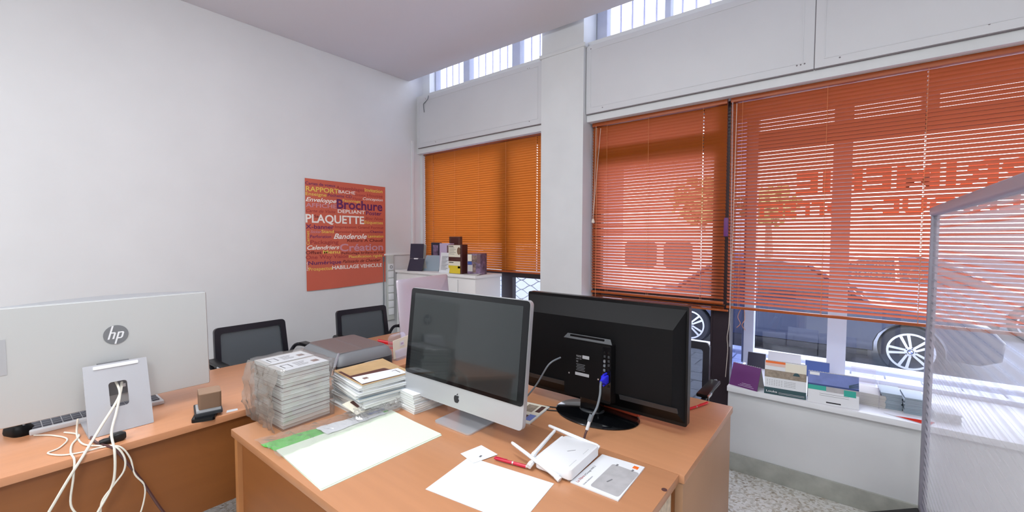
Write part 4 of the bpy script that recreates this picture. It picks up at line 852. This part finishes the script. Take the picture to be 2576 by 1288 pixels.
# ================================================================== DISPLAY SILL
SZ = .5355
def calendar(label, x, y, w, h, rz, faces, m, back='card', sp=.05):
    t = card_tent('desk_calendar', label, x, y, SZ, w, h, sp, rz, m, back)
    sl = math.hypot(sp-.001, h); up = Vector((0, sp-.001, h)).normalized(); F = axes((0, -sp-.0004, 0), X_, up, Vector(X_).cross(up))
    for q, (nm, x0, x1, v0, v1, fm) in enumerate(faces): B().prism([(x0, v0*sl), (x1, v0*sl), (x1, v1*sl), (x0, v1*sl)], .0002, .0006+.00008*q, F).build(nm, fm, t)
    for k in range(int(w/.0125)):
        xx = -w/2+.006+k*.0125
        b = B().tube([(xx, .0032*math.cos(a), h-.0005+.0032*math.sin(a)) for a in [PI*2*q/8 for q in range(9)]], .0005, 4); b.build('binding_ring', 'white', t)
    return t, F, sl, up
t, F, sl, up = calendar('purple tent calendar at the left end of the display sill', -.475, 2.935, .165, .132, -.26, [], 'purple')
for k in range(3): B().prism([(-.03+.01*k, .010+.008*k), (.062-.01*k, .010+.008*k), (.062-.01*k, .0125+.008*k), (-.03+.01*k, .0125+.008*k)], .0002, .0006, F).build('text_line', 'lilac', t)
t, F, sl, up = calendar('white and teal tent calendar showing a mosque on the display sill', -.275, 2.93, .205, .188, .10, [('teal_band', -.1025, .1025, 0, .2, 'teal'), ('photo', -.1025, .1025, .50, .72, 'building'), ('sky', .0, .1025, .72, .97, 'cream'), ('orange_band', -.1, .0, .92, .985, 'orange_print'), ('pink_patch', -.1, .0, .84, .92, 'pink_print')], 'paper')
for k in range(4):
    for q in range(7): B().prism(rr(.006, .0035, .0005, 1, -.088+q*.012, .055+k*.009), .0002, .0006, F).build('date', 'light_grey', t); B().prism(rr(.006, .0035, .0005, 1, .0+q*.008, .055+k*.009), .0002, .0006, F).build('date', 'light_grey', t)
B().prism([(.055+.016*math.cos(a), .122+.018*math.sin(a)) for a in [PI*k/12 for k in range(13)]], .0012, .0016, F).build('dome_print', 'teal', t)
text('Louka', 'white', t, F @ Vector((-.092, .012, .0009)), X_, up, .055, .011, .01, 0, .0004)
for k in range(2): B().prism([(-.03, .008+.006*k), (.095, .008+.006*k), (.095, .010+.006*k), (-.03, .010+.006*k)], .0009, .0012, F).build('text_line', 'light_grey', t)
t, F, sl, up = calendar('tent calendar with a turquoise beach picture on the display sill', -.052, 2.935, .225, .165, .10, [('sky', -.1125, .1125, .60, .985, 'sky_print'), ('sea', -.1125, .1125, .56, .61, 'sea'), ('lagoon', -.1125, -.03, .42, .56, 'aqua'), ('beach', -.03, .1125, .40, .56, 'sand'), ('lower_panel', -.1125, .1125, 0, .40, 'paper'), ('turquoise_block', .048, .1, .34, .53, 'aqua'), ('dark_bar', -.03, .035, .05, .09, 'ink_black'), ('emblem', -.105, -.06, .88, .97, 'white')], 'paper')
for k in range(5): B().prism([(.07, .105+.003*k), (.112, .112+.006*k), (.112, .1145+.006*k), (.07, .1075+.003*k)], .0013, .0018, F).build('palm_leaf', 'teal', t)
for k in range(2): B().prism([(-.06, .045+.01*k), (.07, .045+.01*k), (.07, .0465+.01*k), (-.06, .0465+.01*k)], .0009, .0012, F).build('text_line', 'ink', t)
def pile(label, x, y, rz, w, d, n, h, m, group):
    t = None
    for k in range(n):
        b = tag(box(-w/2, w/2, -d/2, d/2, 0, h, bev=.0004).build('leaflet', m), ('lowest ' if k == 0 else ORD[n-1-k])+label, 'leaflet', group)
        b.location = (x+random.uniform(-.003, .003), y+random.uniform(-.003, .003), SZ+.0003+k*(h+.0003)); b.rotation_euler.z = rz+random.uniform(-.03, .03)
pile('grey leaflet in the low flat pile right of the beach calendar', .115, 3.09, -.05, .13, .15, 7, .009, 'card', 'flat grey leaflet pile')
pile('bluish card in the left pile on the display sill', .195, 3.10, .05, .085, .16, 9, .009, 'greyblue', 'left pile of bluish cards')
pile('bluish card in the right pile on the display sill', .287, 3.08, .05, .085, .16, 9, .009, 'greyblue', 'right pile of bluish cards')
dv = tag(B().box(.147, .1495, 2.99, 3.2, SZ, SZ+.10).build('divider', 'acrylic'), 'clear upright divider left of the bluish card piles', 'divider')
sheet('flyer', 'white and red flyer hanging over the sill edge by the partition', [(.165, 2.935), (.33, 2.86), (.36, 2.94), (.19, 3.01)], 'paper', SZ+.0005, .002, 'flyer')
B().prism([(.21, 2.913), (.33, 2.861), (.355, 2.93), (.29, 2.925)], SZ+.0027, SZ+.0032).build('red_print', 'letter_red', bpy.data.objects['flyer.001'])
pile('white card in the pile beside the partition', .40, 3.06, .1, .10, .15, 5, .008, 'paper', 'white card pile beyond the partition')
cs = thing('clear_display', 'clear acrylic leaflet stand at the back of the display sill', 'stand', (.09, 3.40, SZ), 0)
B().loft([[(-.06, .0, 0), (.06, .0, 0), (.06, .02, .12), (-.06, .02, .12)], [(-.06, .003, 0), (.06, .003, 0), (.06, .023, .12), (-.06, .023, .12)]]).build('back_plate', 'acrylic', cs); box(-.06, .06, -.05, .0, 0, .004).build('base_plate', 'acrylic', cs)
c = card_tent('desk_calendar', 'white tent imitating a calendar reflected in the street glass', -.33, 3.43, SZ, .19, .125, .03, .05, 'paper')  # these three tents imitate calendar reflections in the window glass
card_tent('desk_calendar', 'blue tent imitating a calendar reflection beside the mullion', -.145, 3.44, SZ, .13, .10, .03, .05, 'blue_print')
card_tent('desk_calendar', 'dark tent imitating a calendar reflection at the sill left end', -.495, 3.43, SZ, .11, .10, .03, .0, 'navy')

# ================================================================== PARTITION
pt = thing('partition', 'glass partition with striped film and grey rails at right', 'partition', (.304, 0, 0))
box(-.014, .014, 2.722, 2.75, .17, 1.575, bev=.003).build('post', 'alu_dark', pt)
box(-.014, .014, 1.15, 1.178, .17, 1.575, bev=.003).build('post', 'alu_dark', pt)
B().loft([[(p[0], y, 1.576+p[1]) for p in rr(.036, .042, .012, 4)] for y in (1.15, 2.752)]).build('top_rail', 'alu_dark', pt)
box(-.012, .012, 1.178, 2.722, .17, .20).build('bottom_rail', 'alu_dark', pt)
box(-.004, .004, 1.178, 2.722, .20, 1.556).build('pane', 'striped', pt)
for yy in (2.72, 1.18):
    B().loft([[(-.20, yy-.03, .0), (.20, yy-.03, .0), (.20, yy+.03, 0), (-.20, yy+.03, 0)], [(-.20, yy-.028, .07), (.20, yy-.028, .07), (.20, yy+.028, .07), (-.20, yy+.028, .07)], [(-.02, yy-.02, .17), (.02, yy-.02, .17), (.02, yy+.02, .17), (-.02, yy+.02, .17)]]).build('foot', 'black', pt)

# ================================================================== STREET
struct(box(-14, 12, 3.63, 6.55, -.35, -.115).build('ground', 'pave_joint'))
gk = struct(box(-14, 12, 6.56, 6.78, -.35, -.095, bev=.01).build('kerb', 'kerb'))
struct(box(-40, 40, 6.78, 60, -.4, -.32).build('road', 'road'))
gs = bpy.data.objects['ground']; pv = None
for i in range(30):
    for j in range(9):
        x = -5.2+i*.3+(.15 if j % 2 else 0); y = 3.78+j*.3
        if pv is None: pv = box(-.143, .143, -.143, .143, -.03, 0, bev=.005).build('paving_stone', 'pave', gs); q = pv
        else: q = pv.copy(); C.objects.link(q)
        q.location = (x, y, -.098+random.uniform(-.004, .004)); q.rotation_euler = (random.uniform(-.01, .01), random.uniform(-.01, .01), 0)
def make_wheel(parent, x, y, z, badge=True):
    R = .32; mxx = T(x, y, z) @ Matrix.Rotation(PI/2, 4, 'X')     # local z toward the shop (-y)
    ty = B().lathe([(.235, .0), (.30, .012), (R, -.02), (R, -.18), (.30, -.20), (.2, -.20)], 40, mxx).build('tyre', 'tyre', parent)
    B().lathe([(.228, -.05), (.20, -.052), (.0, -.052)], 32, mxx).build('wheel_well', 'rim_dark', ty)
    B().ring([(.236*math.cos(2*PI*k/40), .236*math.sin(2*PI*k/40)) for k in range(40)], [(.212*math.cos(2*PI*k/40), .212*math.sin(2*PI*k/40)) for k in range(40)], -.06, .006, mxx).build('rim', 'rim', ty)
    for k in range(5):
        for s in (-1, 1):
            a = 2*PI*k/5+PI/2+.3; m4 = mxx @ RZ(a+s*.10)
            B().loft([[(.04, s*.012-.014, -.02), (.04, s*.012+.014, -.02), (.04, s*.012+.012, .008), (.04, s*.012-.012, .008)], [(.22, s*.018-.019, -.02), (.22, s*.018+.019, -.02), (.22, s*.018+.016, .002), (.22, s*.018-.016, .002)]], mx=m4).build('spoke', 'rim', ty)
    hb = B().lathe([(.062, -.02), (.06, .010), (.04, .014), (.038, .012)], 24, mxx).build('hub', 'rim', ty)
    for k in range(5):
        a = 2*PI*k/5+PI/2+.3+PI/5; B().cyl(mxx @ Vector((.05*math.cos(a), .05*math.sin(a), .0)), mxx @ Vector((.05*math.cos(a), .05*math.sin(a), .0155)), .009, 8).build('wheel_bolt', 'rim_dark', ty)
    if badge:
        B().lathe([(.032, .0125), (.031, .0165)], 20, mxx).build('badge_ring', 'car_trim', ty)
        for k in range(4):
            a0 = PI/2*k; B().prism([(0, 0)]+[(.023*math.cos(a0+PI/2*q/5), .023*math.sin(a0+PI/2*q/5)) for q in range(6)], .0166, .0175, mxx).build('badge_quarter', 'sky_print' if k % 2 else 'white', ty)
    return ty
def arc(cx, cz, r, a0, a1, n=10): return [(cx+r*math.cos(a0+(a1-a0)*k/n), cz+r*math.sin(a0+(a1-a0)*k/n)) for k in range(n+1)]
def car(label, loc, xr, xf, paint, badge=True, full=True):
    t = thing('car', label, 'car', loc)
    low = [(xr-.62, -.02), (xr-.40, -.10)]+arc(xr, 0, .365, PI*1.05, -PI*.05)+arc(xf, 0, .365, PI*1.05, -PI*.05)+[(xf+.62, -.08), (xf+.80, .0), (xf+.82, .22), (xf+.70, .38), (xf+.1, .52), (xf-.45, .585), (xr+.6, .62), (xr-.2, .60), (xr-.72, .55), (xr-.80, .30), (xr-.78, .05)]
    sec = [(0, .06), (.02, .02), (.06, 0), (1.70, 0), (1.74, .02), (1.76, .06)]
    def ins(p, d): return [((x-(xr+xf)/2)*(1-d*.25)+(xr+xf)/2, .25+(z-.25)*(1-d)) for x, z in p]
    B().loft([[(x, y, z) for x, z in ins(low, d)] for y, d in sec]).build('car_body', paint, t)
    wl = [(xr-.30, .58), (xr+.22, .97), (xr+.50, 1.06), (xr+1.25, 1.10), (xr+1.62, 1.03), (xf-.42, .56)]
    B().loft([[(x, .10+.22*max(0, (z-.56)/.54), z) for x, z in wl], [(x, 1.66-.22*max(0, (z-.56)/.54), z) for x, z in wl]]).build('glasshouse', 'car_glass', t)
    B().loft([[(x, y, z) for y, z in ((.30, 1.06+dz), (.42, 1.115+dz), (1.34, 1.115+dz), (1.46, 1.06+dz))] for x, dz in ((xr+.28, -.075), (xr+.6, .0), (xr+1.2, .015), (xr+1.58, -.045))]).build('roof', paint, t)
    for a, b in (((xr-.26, .60), (xr+.24, .99)), ((xr+.95, .60), (xr+.93, 1.10)), ((xf-.42, .58), (xr+1.60, 1.05))):
        f = lambda p: (p[0], .088+.22*max(0, (p[1]-.56)/.54), p[1]); B().tube([f(a), f(b)], .035, 6).build('pillar', paint, t)
    box(xr+.42, xf-.42, -.006, .05, -.13, -.05, bev=.01).build('side_skirt', 'car_trim', t)
    for x in (xf-.62, xr+1.0): box(x, x+.006, .0005, .03, -.03, .56, bev=.001).build('door_gap', 'car_trim', t)
    for x in (xf-.85, xr+.75): box(x-.22, x, -.022, .004, .40, .43, bev=.008).build('door_handle', paint, t)
    box(xr-.74, xr-.45, .04, .16, .36, .50, bev=.02).build('tail_lamp', 'lamp_red', t)
    box(xf+.50, xf+.72, .05, .2, .26, .36, bev=.02).build('head_lamp', 'car_glass', t)
    make_wheel(t, xr, .0, 0, badge); make_wheel(t, xf, .0, 0, badge)
    return t
car('dark blue car parked close outside the display window', (0, 7.4, 0), -2.07, .65, 'car')
# white van across the street
vn = thing('van', 'white van parked across the street seen through the door blind', 'van', (-3.6, 10.5, -.32))
B().loft([[(x, y, z) for x, z in ((-2.2, .30), (1.9, .30), (2.05, .75), (1.9, 1.05), (1.25, 1.15), (.6, 1.95), (.3, 2.05), (-2.0, 2.10), (-2.2, 1.95))] for y in (0, 1.8)]).build('van_body', 'van', vn)
for x0, x1 in ((-.98, -.15), (.02, .70)): B().prism(rr(x1-x0, .64, .12, 5, (x0+x1)/2, 1.36), -.01, .01, axes((0, 0, 0), X_, Z_, (0, -1, 0))).build('van_window', 'car_glass', vn)
for x in (-1.5, 1.25): B().lathe([(.0, -.01), (.2, -.012), (.22, .0), (.33, .01), (.34, .1), (.30, .16)], 28, T(x, .14, .33) @ Matrix.Rotation(PI/2, 4, 'X')).build('van_wheel', 'tyre', vn)
car('silver car parked across the street right of the van', (3.2, 11.0, 0), -3.4, -.7, 'silver_car', False)
def tree(label, x, y, z, r, seed, trunk=True):
    t = thing('street_tree', label, 'tree', (x, y, -.32))
    B().tube([(0, 0, 0), (.03, 0, z*.6), (-.02, .05, z+.3)], [.14, .11, .06], 8).build('trunk', 'bark', t)
    rnd = random.Random(seed); b = B()
    for k in range(420):
        d = Vector((rnd.gauss(0, 1), rnd.gauss(0, 1), rnd.gauss(0, 1))).normalized()*r*rnd.uniform(.35, 1.05); d.z *= .8
        c = d+Vector((0, 0, z+.4)); s = rnd.uniform(.09, .17); mx = T(*c) @ Matrix.Rotation(rnd.uniform(0, 6), 4, Vector((rnd.random(), rnd.random(), rnd.random()+.01)).normalized())
        b.prism([(-s, 0), (-s*.3, s*.5), (s*.6, s*.45), (s, 0), (s*.4, -s*.5), (-s*.5, -s*.45)], 0, .01, mx)
    stuff(b.build('foliage', 'leaf', t, smooth=False))
tree('olive green street tree seen through the door blind', -3.45, 13.4, 2.45, .85, 3)
tree('olive green street tree seen left in the display window', -1.85, 14.2, 2.3, .75, 5)
tree('leafy street tree far right behind the partition', 4.6, 13.2, 2.4, 1.2, 8)
